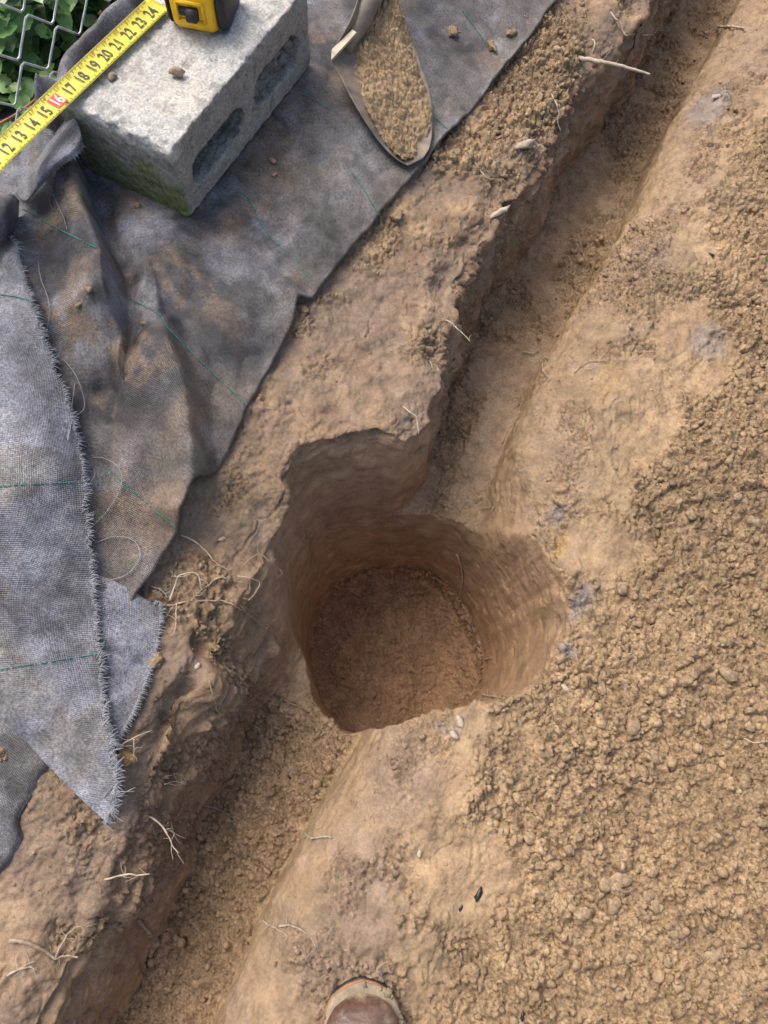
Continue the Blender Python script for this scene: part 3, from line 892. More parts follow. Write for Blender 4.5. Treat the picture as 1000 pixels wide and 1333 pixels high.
# main sheet: from the straight hem along the trench to the fence
nvM, nuM = 520, 250
yy = np.linspace(.062, 2.25, nvM)
xr = np.interp(yy, E_R[:, 1], E_R[:, 0]) + .0022 * fb2(yy, yy * 0, 22, 3, 420)
xl = np.where(yy < .60, -1.10, -.978) ; xl = np.convolve(np.pad(xl, 12, 'edge'), np.ones(25) / 25, 'valid')
aa = np.linspace(0, 1, nuM) ** 1.0
gx = xr[:, None] * (1 - aa) + xl[:, None] * aa
y0x = .062 + .20 * sstep(-.60, -.70, gx)
gy = y0x + (yy[:, None] - .062) * (2.25 - y0x) / (2.25 - .062)
gz = sheet_z(gx, gy)
gz[:, 0] -= .004
main, MBVH = sheet_mesh('ground_cover_sheet', np.stack([gx, gy, gz], 2), 'main')
tag(main, 'dirty grey brown weed fabric spread under the concrete block, hem along the trench', 'weed fabric')
threads_on(MBVH, [[(29, 272), (80, 300), (126, 323)], [(162, 385), (206, 409), (222, 432), (269, 478), (323, 529)], [(290, 241), (323, 258), (344, 298), (407, 365)],
                  [(455, 221), (475, 250), (494, 281)], [(565, 152), (582, 168)], [(602, 14), (618, 36), (635, 60)], [(140, 610), (185, 650), (235, 690)], [(395, 122), (425, 140)]], main)

# upper strip with the frayed edge
SE = [(16, 306), (38, 380), (62, 450), (93, 540), (110, 610), (113, 680), (122, 735), (127, 800), (132, 860), (139, 930), (148, 985), (153, 1012), (149, 1045), (140, 1072)]
SL = [(-70, 285), (-110, 330), (-150, 380), (-170, 450), (-180, 520), (-180, 580), (-180, 630), (-170, 680), (-170, 730), (-170, 770), (-150, 790), (-120, 815), (-80, 850), (-46, 886)]
def strip_under(x, y):
    s = sheet_z(x, y)
    t = bank(x) - 0.05 * sstep(0.0, -0.4, y) + .012
    k = sstep(.02, .12, y)
    return np.maximum(s * .95 + t * .05, t) * k + t * (1 - k)
rows = []
for (u1, v1), (u0, v0) in zip(SE, SL):
    rows.append([ztop(u0 + (u1 - u0) * t, v0 + (v1 - v0) * t, .020 + (.006 * math.sin(3.1 * t + v1 * .01)), strip_under) for t in np.linspace(0, 1, 8)])
G = net(rows, 150, 330)
P2 = G.reshape(-1, 3)
G[:, :, 2] += (.005 * fbm(P2 * 9, 4, 431) + .0016 * fbm(P2 * 40, 3, 432)).reshape(G.shape[:2])
for pts, h, w_ in (([(52, 812), (85, 880), (110, 930)], .008, .018), ([(0, 800), (50, 850), (80, 930)], -.006, .02), ([(30, 480), (40, 600), (60, 700)], .006, .03), ([(60, 995), (100, 1035)], .006, .02)):
    d, s, e = seg_dist(G[:, :, 0], G[:, :, 1], pl(pts, .13))
    G[:, :, 2] += h * np.exp(-(d / w_) ** 2)
G[:, -1, :2] += (.0025 * fbm(np.stack([np.arange(330) * .35, np.zeros(330), np.zeros(330)], 1), 2, 433))[:, None]
strip, SBVH = sheet_mesh('frayed_fabric_strip', G, 'strip')
tag(strip, 'pale blue grey weed fabric strip with a frayed ragged edge lying over the darker sheet', 'weed fabric')
threads_on(SBVH, [[(-10, 634), (50, 630), (111, 627)], [(-5, 872), (60, 862), (134, 850)], [(0, 384), (22, 387), (40, 391)]], strip)
fringe(G[:, -1], 860, .0100, strip, out=(1, -.2), jit=.07)
fringe(G[190:, -1], 110, .015, strip, name='long_fringe', out=(1, -.2), jit=.2)
fringe(G[265:, -1], 14, .026, strip, name='stray_fringe', out=(1, -.2), jit=.8)
def loose(parent, pts, r=.00065, lift=.006, mat='thread', bvhs=None):
    P = []
    for u, v in pts:
        q = None
        for b in (bvhs or (SBVH, MBVH, GBVH)):
            h = b.ray_cast(Vector((0, 0, CAM_H)), ray(u, v))
            if h[0] is not None and (q is None or h[0][2] > q[2]): q = np.array(h[0])
        if q is None: q = px(u, v, .12)
        P.append(q + np.array([0, 0, lift]))
    P[0][2] -= lift; P[-1][2] -= lift * .7
    return MB().add(*tube(smooth_path(P, 8 * len(P)), r, 5)).build('loose_thread', M[mat], parent)
for pts in ([(113, 597), (135, 598), (155, 610), (160, 632), (145, 662), (115, 692)], [(122, 708), (150, 700), (175, 705), (184, 725), (168, 748), (140, 757)], [(60, 440), (66, 400), (55, 365), (50, 340)], [(95, 540), (90, 575), (98, 500)],
            [(70, 455), (100, 490), (112, 530), (96, 545)], [(100, 590), (125, 615), (112, 640)], [(124, 760), (140, 765), (160, 770)]):
    loose(strip, pts)

# flap with the short even fringe, peeping out below the strip
FR = [(196, 784), (212, 793), (206, 840), (194, 885), (178, 925), (160, 955), (150, 972)]
FL_ = [(100, 742), (95, 780), (98, 820), (104, 860), (112, 900), (122, 940), (130, 968)]
FM = [(150, 756), (158, 790), (155, 830), (150, 872), (146, 915), (142, 948), (140, 970)]
flapz = lambda x, y: bank(x) - 0.05 * sstep(0.0, -0.4, y)
G = net([[ztop(*a, .012, flapz), ztop(*b, .017, flapz), ztop(*c, .013, flapz)] for a, b, c in zip(FL_, FM, FR)], 70, 110)
P2 = G.reshape(-1, 3); G[:, :, 2] += (.004 * fbm(P2 * 14, 3, 441) + .001 * fbm(P2 * 60, 2, 442)).reshape(G.shape[:2])
for pts, h in (([(150, 835), (172, 855)], .006), ([(155, 815), (150, 850)], -.004)):
    d, s, e = seg_dist(G[:, :, 0], G[:, :, 1], pl(pts, .12)); G[:, :, 2] += h * np.exp(-(d / .01) ** 2)
flap, FBVH = sheet_mesh('fabric_flap', G, 'flap')
tag(flap, 'small grey fabric flap with a short even fringe poking out from under the frayed strip', 'weed fabric')
fringe(G[6:, -1], 210, .0085, flap, out=(1, -.3), jit=.12)

# lower piece in the corner, turned under
LR = [(80, 985), (58, 1008), (38, 1040), (24, 1068), (28, 1092), (14, 1120), (-14, 1148)]
LL = [(-60, 880), (-80, 920), (-100, 960), (-110, 1000), (-110, 1040), (-110, 1080), (-110, 1130)]
G = net([[ztop(u0 + (u1 - u0) * t, v0 + (v1 - v0) * t, o_, flapz) for t, o_ in ((0, .004), (.35, .008), (.7, .013), (.92, .014), (1, .006))] for (u1, v1), (u0, v0) in zip(LR, LL)], 90, 110)
P2 = G.reshape(-1, 3); G[:, :, 2] += (.004 * fbm(P2 * 12, 3, 451) + .001 * fbm(P2 * 60, 2, 452)).reshape(G.shape[:2])
lower, LBVH = sheet_mesh('folded_fabric_piece', G, 'lower')
tag(lower, 'dark grey fabric piece with a rounded fold emerging under the tip of the pale strip', 'weed fabric')

# torn flap standing up beside the block, and the bunched end by the fence
G = net([[px(20, 252, 0.245), px(42, 218, 0.280), px(66, 180, 0.295), px(90, 150, 0.300)],
         [px(30, 262, 0.265), px(54, 220, 0.315), px(80, 185, 0.330), px(100, 158, 0.330)],
         [px(40, 258, 0.275), px(66, 222, 0.322), px(92, 196, 0.335), px(106, 176, 0.330)],
         [px(48, 246, 0.265), px(74, 224, 0.310), px(98, 205, 0.325), px(110, 190, 0.315)]], 60, 50)
P2 = G.reshape(-1, 3); G[:, :, 2] += (.004 * fbm(P2 * 18, 3, 461)).reshape(G.shape[:2])
torn, TBVH = sheet_mesh('torn_fabric_corner', G, 'flap')
tag(torn, 'torn corner of grey fabric curling up between the block and the wire fence', 'weed fabric')
fringe(G[-1], 45, .006, torn, out=(1, -1), jit=.6)
loose(torn, [(66, 236), (72, 258), (84, 285), (88, 300)], .0006); loose(torn, [(72, 232), (66, 262), (70, 275)], .0006)
G = net([[px(-40, 262, .25), px(-10, 250, .29), px(14, 252, .29), px(26, 262, .25)],
         [px(-40, 290, .25), px(-10, 280, .295), px(12, 280, .295), px(24, 285, .24)],
         [px(-40, 330, .27), px(-12, 320, .27), px(6, 310, .27), px(14, 312, .24)]], 50, 50)
P2 = G.reshape(-1, 3); G[:, :, 2] += (.006 * fbm(P2 * 16, 3, 471)).reshape(G.shape[:2])
bunch, _ = sheet_mesh('bunched_fabric', G, 'strip')
tag(bunch, 'bunched grey fabric end with loose threads at the foot of the wire fence', 'weed fabric')

# ------------------------------------------------------------------ concrete block
def build_block():
    import openvdb
    lx, ly, lz = .215, .415, .147
    vx = .0026
    pad = .012
    xs = np.arange(-lx / 2 - pad, lx / 2 + pad, vx); ys = np.arange(-ly / 2 - pad, ly / 2 + pad, vx); zs = np.arange(-pad, lz + pad, vx)
    X, Y, Z = np.meshgrid(xs, ys, zs, indexing='ij')
    r = .0045
    qx = np.abs(X) - lx / 2 + r; qy = np.abs(Y) - ly / 2 + r; qz = np.abs(Z - lz / 2) - lz / 2 + r
    f = np.sqrt(np.maximum(qx, 0) ** 2 + np.maximum(qy, 0) ** 2 + np.maximum(qz, 0) ** 2) + np.minimum(np.maximum(np.maximum(qx, qy), qz), 0) - r
    P = xyz(X, Y, Z)
    n = fbm(P * 55, 3, 501).reshape(X.shape); n2 = fbm(P * 160, 2, 502).reshape(X.shape); n3 = fbm(P * 16, 2, 503).reshape(X.shape)
    near = sstep(.02, 0, np.abs(f))
    # chipped upper edges
    e_top_front = sstep(.030, 0.0, np.abs(Z - lz) + np.abs(Y + ly / 2))
    e_top_side = sstep(.024, 0.0, np.abs(Z - lz) + np.abs(X - lx / 2))
    e_v = sstep(.018, 0.0, np.abs(X - lx / 2) + np.abs(Y + ly / 2))
    e_left = sstep(.035, 0.0, np.abs(Z - lz) + np.abs(X + lx / 2)) * sstep(-.05, .05, Y)
    f = f + near * (.0008 * n + .0009 * n2) + .007 * e_top_front * np.clip(n + .55, 0, 1) + .004 * e_top_side * np.clip(n + .3, 0, 1) + .004 * e_v * np.clip(n + .4, 0, 1) + .012 * e_left * np.clip(n3 + n * .5 + .4, 0, 1.2)
    for (cy, cz, ry, rz, dep) in SLOTS:
        ax = ry - rz
        d = np.hypot(np.maximum(np.abs(Y - cy) - ax, 0), Z - cz) - rz * (1 - .16 * np.clip((lx / 2 - X) / dep, 0, 1)) + .0018 * n + .0012 * n2
        cell = np.maximum(d, (lx / 2 - dep) - X)
        f = np.maximum(f, -cell)
    g = openvdb.FloatGrid(.02)
    g.copyFromArray(np.ascontiguousarray(np.clip(f, -.02, .02).astype(np.float32)), tolerance=0.0)
    V, F = g.convertToQuads(isovalue=0.0)
    V = V.astype(float) * vx + np.array([xs[0], ys[0], zs[0]])
    F = F.astype(np.int64)
    N = vnormals(V, F)
    if (N * (V - V.mean(0))).sum(1).mean() < 0: F = F[:, ::-1]; N = -N
    a = fbm(V * 200, 3, 511); b = fbm(V * 25, 4, 512); c = fbm(V * 8, 3, 513)
    GRY = np.array([.285, .272, .240]); WHT = np.array([.54, .52, .475]); MOSS = np.array([.125, .165, .030]); DMP = np.array([.125, .118, .110])
    C = np.tile(GRY, (len(V), 1))
    def lay(col, w):
        nonlocal C
        w = np.clip(w, 0, 1)[:, None]; C = C * (1 - w) + col * w
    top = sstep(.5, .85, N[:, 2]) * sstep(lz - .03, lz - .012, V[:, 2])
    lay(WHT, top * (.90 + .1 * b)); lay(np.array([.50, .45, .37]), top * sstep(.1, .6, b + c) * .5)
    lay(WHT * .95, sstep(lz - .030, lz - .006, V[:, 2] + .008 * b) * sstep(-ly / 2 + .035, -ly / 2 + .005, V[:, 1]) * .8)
    front = sstep(-ly / 2 + .012, -ly / 2 + .003, V[:, 1]) * (1 - top)
    lay(MOSS, 1.2 * front * sstep(.125, .03, V[:, 2] + .03 * b + .03 * c) * (.55 + .4 * a))
    lay(MOSS * np.array([1.5, 1.3, 1.0]), .8 * front * sstep(.045, .0, V[:, 2] + .02 * b) * sstep(.0, lx / 2, V[:, 0]) * .7)
    C *= (1 + .16 * a + .10 * b)[:, None]
    pit = np.maximum(sstep(.35, .6, fbm(V * 120 + 5, 2, 514)), 1.8 * sstep(.55, .72, fbm(V * 62 + 9, 2, 515)))
    C *= (1 - .14 * pit)[:, None]
    V = V - N * (.0007 * pit)[:, None]
    return V, F, np.clip(C, .01, .85)
BX, BY, BZ = -.7800, .860, .2075
def on_face(u, v):
    p = px_on_x(u, v, BX + .1075)
    return p[1] - BY, p[2] - BZ
s1a, s1b, s1c = on_face(258, 228), on_face(312, 146), on_face(285, 190)
s2a, s2b, s2c = on_face(336, 138), on_face(387, 48), on_face(362, 92)
SLOTS = [(.5 * (s1a[0] + s1b[0]), np.clip(s1c[1], .05, .09), .5 * abs(s1b[0] - s1a[0]) + .012, .027, .16), (.5 * (s2a[0] + s2b[0]), np.clip(s2c[1], .05, .09), .5 * abs(s2b[0] - s2a[0]) + .006, .030, .020)]
block = empty('concrete_block', (BX, BY, BZ))
tag(block, 'weathered grey hollow concrete block with mossy end resting on the fabric under the tape measure', 'concrete block')
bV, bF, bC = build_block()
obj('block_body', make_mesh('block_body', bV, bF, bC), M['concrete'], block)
# rough mortar choking the second cell
cy, cz, ry, rz, dep = SLOTS[1]
Vs, Fs, Cs, base = [], [], [], 0
mv = clod_variants(5, 3, .35)
for i in range(20):
    V, F = mv[i % 5]
    t = random.uniform(-.88, .88)
    c = np.array([.1075 - .014 + random.uniform(-.002, .002), cy + t * ry, cz + random.uniform(-.55, .55) * rz * math.sqrt(max(.05, 1 - t * t))])
    Q = (V @ rand_rot(1)[0].T) * random.uniform(.008, .015) * np.array([.8, 1.15, 1]) + c
    Vs.append(Q); Fs.append(F + base); base += len(V)
    Cs.append(np.clip(np.array([.15, .148, .143]) * (1 + .3 * fbm(Q * 120, 3, 520)), .02, 1)[:, :, None][:, :, 0] if False else np.array([.15, .148, .143])[None] * (1 + .3 * fbm(Q * 120, 3, 520))[:, None])
obj('mortar_plug', make_mesh('mortar_plug', np.vstack(Vs), np.vstack(Fs), np.clip(np.vstack(Cs), .02, 1)), M['mortar'], block)

# ------------------------------------------------------------------ tape measure
tape = empty('tape_measure', (-.80, .915, BZ + .147))
tag(tape, 'yellow and black tape measure on the block, blade pulled out towards the fence', 'tape measure')
tape_inv = Vector(tape.location)
TZ = BZ + .147 + .006
t12, t24 = px(8, 195, TZ), px(196, 17, TZ)
tdir = (t24 - t12) / np.linalg.norm(t24 - t12); inch = np.linalg.norm(t24 - t12) / 12
tn = np.array([-tdir[1], tdir[0], 0]); TW = .0445
tmid = .5 * (px(66, 120, TZ) + px(78, 151, TZ)); toff = (tmid - t12).dot(tn)
def tape_pt(s, t, lift=0.0):
    """s inches from the mark 12, t -1..1 across"""
    q = t12 + tdir * (s * inch) + tn * (toff + t * TW / 2)
    sag = -.0018 * max(0, -s - .0) ** 1.6
    return q + np.array([0, 0, .0045 * t * t + lift + sag]) - np.array(tape_inv)
ns_, nt_ = 90, 9
G = np.array([[tape_pt(s, t) for t in np.linspace(-1, 1, nt_)] for s in np.linspace(-5.5, 12.9, ns_)])
F = grid_faces(ns_, nt_)
blade = obj('blade', make_mesh('blade', G.reshape(-1, 3), F), M['blade'], tape)
md = blade.modifiers.new('thickness', 'SOLIDIFY'); md.thickness = .0005; md.offset = 1 if vnormals(G.reshape(-1, 3), F)[:, 2].mean() < 0 else -1
def print_text(name, txt, s, t, size, mat, sx=.82, bold=.0, lift=.0011):
    cu = bpy.data.curves.new(name, 'FONT'); cu.body = txt; cu.size = 1.0; cu.align_x = 'CENTER'; cu.align_y = 'CENTER'
    cu.offset = bold; cu.resolution_u = 4
    to = bpy.data.objects.new(name, cu)
    COL.objects.link(to)
    bpy.context.view_layer.update()
    me = bpy.data.meshes.new_from_object(to.evaluated_get(bpy.context.evaluated_depsgraph_get()))
    bpy.data.objects.remove(to)
    for v in me.vertices:
        v.co = tape_pt(s + v.co.x * size * sx / inch, t + v.co.y * size / (TW / 2), lift)
    me.materials.clear(); me.materials.append(mat)
    return obj(name, me, None, blade)
for n in range(7, 25):
    s = n - 12
    if n == 16:
        mb = MB()
        box = [tape_pt(s + a * .36, b, .0009) for b in (-.60, -.2, .12, .56) for a in (-1, 1)]
        mb.add(box, [(0, 1, 3, 2), (2, 3, 5, 4), (4, 5, 7, 6)]).build('number_box', M['red'], blade)
    print_text('number', str(n), s, -.04, .0300, M['white' if n == 16 else 'ink'], .66, .006, .0015)
    print_text('small_number', str(n - 12) if n > 12 else ('1F' if n == 12 else str(n)), s - .34, .74, .0100, M['red'])
mb = MB()
for i in range(-5 * 16, 13 * 16):
    s = i / 16 - .5
    ln = .42 if i % 16 == 0 else (.30 if i % 8 == 0 else (.22 if i % 4 == 0 else .14))
    w_ = .014
    for sg in (-1, 1):
        a, b = sg * .97, sg * (.97 - ln)
        mb.add([tape_pt(s - w_, a, .0009), tape_pt(s + w_, a, .0009), tape_pt(s + w_, b, .0009), tape_pt(s - w_, b, .0009)], [(0, 1, 2, 3)])
mb.build('tick_marks', M['ink'], blade, smooth=False)['kind'] = 'stuff'
mb = MB(); mb.add([tape_pt(4.05, -.68, .0012), tape_pt(4.25, -.68, .0012), tape_pt(4.15, -.92, .0012)], [(0, 1, 2)]); mb.build('stud_mark', M['ink'], blade, smooth=False)

def round_prism(w0, w1, outline, r=.004, seg=3):
    """outline in (y,z); from x=w0 to w1 with rounded-off rims"""
    O = np.array(outline); c = O.mean(0)
    V, F = [], []
    n = len(O)
    prof = [(w0, 1 - r / .045 * 1.0), (w0 + r * .3, 1 - r / .045 * .3), (w0 + r, 1.0), (w1 - r, 1.0), (w1 - r * .3, 1 - r / .045 * .3), (w1, 1 - r / .045)]
    for x_, s_ in prof:
        for o_ in O: V.append(np.array([x_, *(c + (o_ - c) * s_)]))
    for i in range(len(prof) - 1):
        for j in range(n): F.append((i * n + j, i * n + (j + 1) % n, (i + 1) * n + (j + 1) % n, (i + 1) * n + j))
    F.append(tuple(range(n - 1, -1, -1))); F.append(tuple(range((len(prof) - 1) * n, len(prof) * n)))
    return V, F
def d_outline(y0, y1, h, rf, n=9):
    o = []
    for cx, cz_, a0, rr_ in ((y0 + rf, rf, 180, rf), (y1 - .012, .012, 270, .012), (y1 - .03, h - .03, 0, .03), (y0 + rf * 1.6, h - rf * 1.6, 90, rf * 1.6)):
        for i in range(n):
            a = R(a0 + 90 * i / (n - 1)); o.append((cx + rr_ * math.cos(a), cz_ + rr_ * math.sin(a)))
    return o
RZT = R(17)
cfm = px(255, 47, BZ + .147)
case = empty('case', (cfm[0] - math.sin(RZT) * .046 - tape_inv[0], cfm[1] + math.cos(RZT) * .046 - tape_inv[1], 0.0), RZT); case.parent = tape
for (a, b) in ((-.047, -.035), (.035, .052)):
    MB().add(*round_prism(a, b, d_outline(-.038, .05, .083, .022), .007)).build('side_shell', M['black'], case)
MB().add(*round_prism(-.036, .036, d_outline(-.046, .052, .088, .022), .009)).build('front_band', M['yellow'], case)
# lock: recessed panel with raised frame and a black slider
def lathe_box(cx, cy, cz, sx, sy, sz, tilt=0.0, bev=.0015):
    bm = bmesh.new(); bmesh.ops.create_cube(bm, size=1)
    for v in bm.verts: v.co = Vector((v.co.x * sx, v.co.y * sy, v.co.z * sz))
    bmesh.ops.bevel(bm, geom=bm.edges[:], offset=bev, segments=2, affect='EDGES')
    bm.transform(Matrix.Translation((cx, cy, cz)) @ Matrix.Rotation(tilt, 4, 'X'))
    V = [np.array(v.co) for v in bm.verts]; F = [tuple(v.index for v in f.verts) for f in bm.faces]
    bm.free(); return V, F
fr = MB()
for (cx, cz_, sx, sz) in ((0, .026, .046, .005), (0, .056, .046, .005), (-.0215, .041, .005, .032), (.0215, .041, .005, .032)):
    fr.add(*lathe_box(cx, -.0475, cz_, sx, .006, sz))
fr.build('lock_frame', M['yellow'], case)
MB().add(*lathe_box(-.006, -.047, .041, .028, .006, .014)).build('lock_slot', M['black'], case)
MB().add(*lathe_box(.004, -.053, .041, .018, .014, .018, R(-8))).build('lock_slider', M['black'], case)

# ------------------------------------------------------------------ spade
def spz(u, v, off): return ztop(u, v, off + .006)
rowsS = [((474, -30), (512, -30), .055), ((458, 22), (522, 15), .040), ((433, 73), (537, 55), .026), ((446, 106), (551, 90), .020), ((466, 143), (561, 125), .015), ((490, 180), (563, 162), .010), ((512, 204), (560, 190), .007), ((531, 216), (550, 207), .005)]
prof7 = np.array([.026, .012, .003, 0, 0, .003, .008])
net_s = []
for i, ((u0, v0), (u1, v1), o_) in enumerate(rowsS):
    k = (1.0, 1.05, 1.0, .85, .65, .45, .25, .1)[i]
    net_s.append([spz(u0 + (u1 - u0) * t, v0 + (v1 - v0) * t, o_ * (1 if i < 2 else .6) + prof7[j] * k) for j, t in enumerate(np.linspace(0, 1, 7))])
G = net(net_s, 50, 70)
spade = empty('spade', tuple(G[35, 25]))
tag(spade, 'muddy narrow steel spade blade filled with crumbly soil lying on the fabric beside the block', 'spade')
off = np.array(spade.location)
V = G.reshape(-1, 3) - off
cV = np.tile(np.array([.115, .100, .088]), (len(V), 1))
mudw = sstep(-.8, -.2, fbm(V * 25, 4, 601))[:, None]; cV = cV * (1 - .75 * mudw) + np.array([.22, .16, .105]) * .75 * mudw
o = obj('blade', make_mesh('blade', V, grid_faces(70, 50), cV), M['steel'], spade)
md = o.modifiers.new('thickness', 'SOLIDIFY'); md.thickness = .0016; md.offset = 0
c2 = lambda n, col: np.tile(np.array(col), (n, 1))
p0, p1, p2 = spz(449, 64, .030), spz(472, 22, .046), spz(502, -50, .082)
V, F = tube(smooth_path([p0, p1, p2], 14), np.linspace(.014, .025, 14), 14)
V = np.array(V) - off
mu = sstep(-.3, .3, fbm(V * 30, 4, 603))[:, None]
obj('socket', make_mesh('socket', V, [tuple(f) for f in F], c2(len(V), (.24, .185, .12)) * (1 - .7 * mu) + np.array([.13, .105, .09]) * .7 * mu), M['steel'], spade)
V, F = tube([p2, p2 + (p2 - p1) / np.linalg.norm(p2 - p1) * .5 + np.array([0, 0, .05])], [.019, .018], 14)
obj('handle', make_mesh('handle', np.array(V) - off, [tuple(f) for f in F], c2(len(V), (.3, .2, .11))), M['steel'], spade)
a, b, c_, d_ = spz(431, 78, .046), spz(464, 42, .062), spz(459, 38, .058), spz(432, 64, .046)
dn = np.array([0, 0, -.005])
MBt = MB().add([a - off, b - off, c_ - off, d_ - off, a + dn - off, b + dn - off, c_ + dn - off, d_ + dn - off], [(0, 1, 2, 3), (7, 6, 5, 4), (0, 4, 5, 1), (1, 5, 6, 2), (2, 6, 7, 3), (3, 7, 4, 0)])
obj('tread', make_mesh('tread', MBt.V, MBt.F, c2(8, (.52, .44, .31)), smooth=False), M['steel'], spade)
# the soil it carries
fi = lambda i, t: (rowsS[i][0][0] + (rowsS[i][1][0] - rowsS[i][0][0]) * t, rowsS[i][0][1] + (rowsS[i][1][1] - rowsS[i][0][1]) * t)
def interp_G(a, b):
    a = min(max(a, 0), .9999) * 69; b = min(max(b, 0), .9999) * 49
    i, j = int(a), int(b); p, q = a - i, b - j
    return (G[i, j] * (1 - q) + G[i, j + 1] * q) * (1 - p) + (G[i + 1, j] * (1 - q) + G[i + 1, j + 1] * q) * p
na, nb = 130, 90
S = np.array([[interp_G(a, b) for b in np.linspace(.30 * (1 - a) ** 2 + .05, 1.0, nb)] for a in np.linspace(.03, .95, na)])
A, B = np.meshgrid(np.linspace(0, 1, na), np.linspace(0, 1, nb), indexing='ij')
P2 = S.reshape(-1, 3)
f1, f2, cid = worley((P2 + .006 * np.stack([fbm(P2 * 40, 2, 611), fbm(P2 * 40, 2, 612), 0 * P2[:, 0]], 1)) / .013, 613)
f3, f4, cid2 = worley(P2 / .007, 614)
lump = (sstep(0, .3, f2 - f1) * (.4 + .6 * cid) * .008 + sstep(0, .3, f4 - f3) * cid2 * .004)
dist = np.minimum(np.minimum(A * 1.2, (1 - A) * .9), np.minimum(B, (1 - B) * 1.6))
cover = sstep(-.10, .08, dist + .16 * fbm(P2 * 16, 3, 615).reshape(na, nb) - .10 * sstep(.62, .9, A) * sstep(.3, .8, B))
hgt = (.004 + .010 * sstep(0, .35, dist)) .reshape(-1) + lump + .004 * fbm(P2 * 30, 3, 616)
z_up = (-.004 + cover.reshape(-1) * hgt)
P3 = P2.copy(); P3[:, 2] += z_up
cS = np.tile(np.array([.31, .22, .128]), (len(P3), 1)) * (.85 + .3 * cid[:, None]) * (1 + .15 * fbm(P2 * 20, 3, 617))[:, None]
soil_load = obj('soil_load', make_mesh('soil_load', P3, grid_faces(na, nb), np.hstack([cS, np.full((len(P3), 1), .7)])), M['soil'])
tag(soil_load, 'heap of crumbly tan soil lying in the spade blade', 'soil', None, 'stuff')

# ------------------------------------------------------------------ boot
bd = -CR[:2, 1]; bd = bd / np.linalg.norm(bd)
tip = px(470, 1280, .035)
heading = math.atan2(bd[1], bd[0]) - math.pi / 2 + R(2)
fwd = np.array([-math.sin(heading), math.cos(heading)])
boot = empty('work_boot', (tip[0] - fwd[0] * .15, tip[1] - fwd[1] * .15, float(terrain(np.array([tip[0] - fwd[0] * .05]), np.array([tip[1] - fwd[1] * .05]))[0]) + .002), heading)
tag(boot, 'muddy brown rounded boot toe with an orange welt on the trodden clay', 'boot')
def boot_outline(y, grow=0.0):
    """half width of the boot at y (toe at .15, heel at -.15)"""
    t = (y + .15) / .30
    w_ = np.interp(t, [0, .04, .12, .3, .5, .7, .82, .90, .95, .985, 1.0], [.006, .026, .036, .039, .040, .050, .0525, .047, .037, .020, .003])
    return w_ + grow * np.clip(np.minimum(t, 1 - t) * 18, 0, 1)
def loft(ys, halfw, z0, z1, power, n=20):
    V = []
    for y, hw, a, b in zip(ys, halfw, z0, z1):
        for i in range(n):
            an = 2 * math.pi * i / n; c, s = math.cos(an), math.sin(an)
            e = 2 / power
            V.append(np.array([hw * math.copysign(abs(c) ** e, c), y, (a + b) / 2 + (b - a) / 2 * math.copysign(abs(s) ** e, s)]))
    F = [(i * n + k, i * n + (k + 1) % n, (i + 1) * n + (k + 1) % n, (i + 1) * n + k) for i in range(len(ys) - 1) for k in range(n)]
    F += [tuple(range(n - 1, -1, -1)), tuple(range((len(ys) - 1) * n, len(ys) * n))]
    return V, F
tt = 0.5 - 0.5 * np.cos(np.linspace(0, np.pi, 40)); ysb = -.15 + .30 * tt
MB().add(*loft(ysb * 1.02 + .004, boot_outline(ysb, .0030), 0 * ysb, 0 * ysb + .022, 5)).build('sole', M['black'], boot)
MB().add(*loft(ysb * 1.025 + .002, boot_outline(ysb, .0040) * 1.0, 0 * ysb + .0205, 0 * ysb + .0275, 4)).build('welt', simple('orange_welt', (.25, .11, .05), .6, var=.3), boot)
ysu = -.147 + .288 * tt
topz = np.interp(tt, [0, .1, .3, .45, .6, .75, .88, .95, 1], [.09, .11, .115, .105, .088, .074, .064, .052, .030])
simple('brown_leather', (.085, .048, .036), .30, var=.55, nscale=28, bump=.45, bscale=260, spec=.6)
tt2 = 0.5 - 0.5 * np.cos(np.linspace(0, np.pi, 110)); ysb2 = -.15 + .30 * tt2; ysu2 = -.147 + .288 * tt2
V, F = loft(ysu2, boot_outline(ysb2, .0015), 0 * ysu2 + .024, np.interp(tt2, tt, topz), 2.6, 80)
V = np.array(V); V = V + (.0012 * fbm(V * 30, 3, 711) + .0004 * fbm(V * 140, 2, 712))[:, None] * np.array([0, 0, 1])
for a_, d_ in ((.045, .0022), (.030, .0018), (.083, .0012)):
    V[:, 2] -= d_ * np.exp(-((V[:, 1] - a_ - .012 * np.sin(V[:, 0] * 60)) / .0022) ** 2) * (V[:, 2] > .05)
w_ = np.clip(sstep(.036, .026, V[:, 2] + .010 * fbm(V * 40, 4, 713)) + .45 * sstep(.30, .6, fbm(V * 35, 5, 714)), 0, 1)[:, None]
cB = np.array([.095, .053, .038]) * (1 + .35 * fbm(V * 22, 4, 715)[:, None]) * (1 - w_) + np.array([.27, .205, .135]) * w_
obj('upper', make_mesh('upper', V, F, np.clip(cB, .01, 1)), attr_material('boot_leather', .26, .4, 260, .0012, (.75, 1.25), 160, .55), boot)
V, F = tube([(0, -.085, .09), (0, -.09, .16), (0, -.095, .26)], [.047, .045, .052], 20)
MB().add(V, F).build('shaft', bpy.data.materials['brown_leather'], boot)
mudm = MB()
for i in range(26):
    y = .15 - .15 * random.random() ** 1.3; sx_ = random.choice((-1, 1, 1))
    hw = float(boot_outline(np.array([y]), .004)[0])
    V, F = clod_variants(1, 1)[0] if i < 4 else CV[i % 8]
    r_ = random.uniform(.002, .0065)
    mudm.add((V @ rand_rot(1)[0].T) * r_ * np.array([1.2, 1.2, .6]) + np.array([sx_ * hw, y, .029]), F)
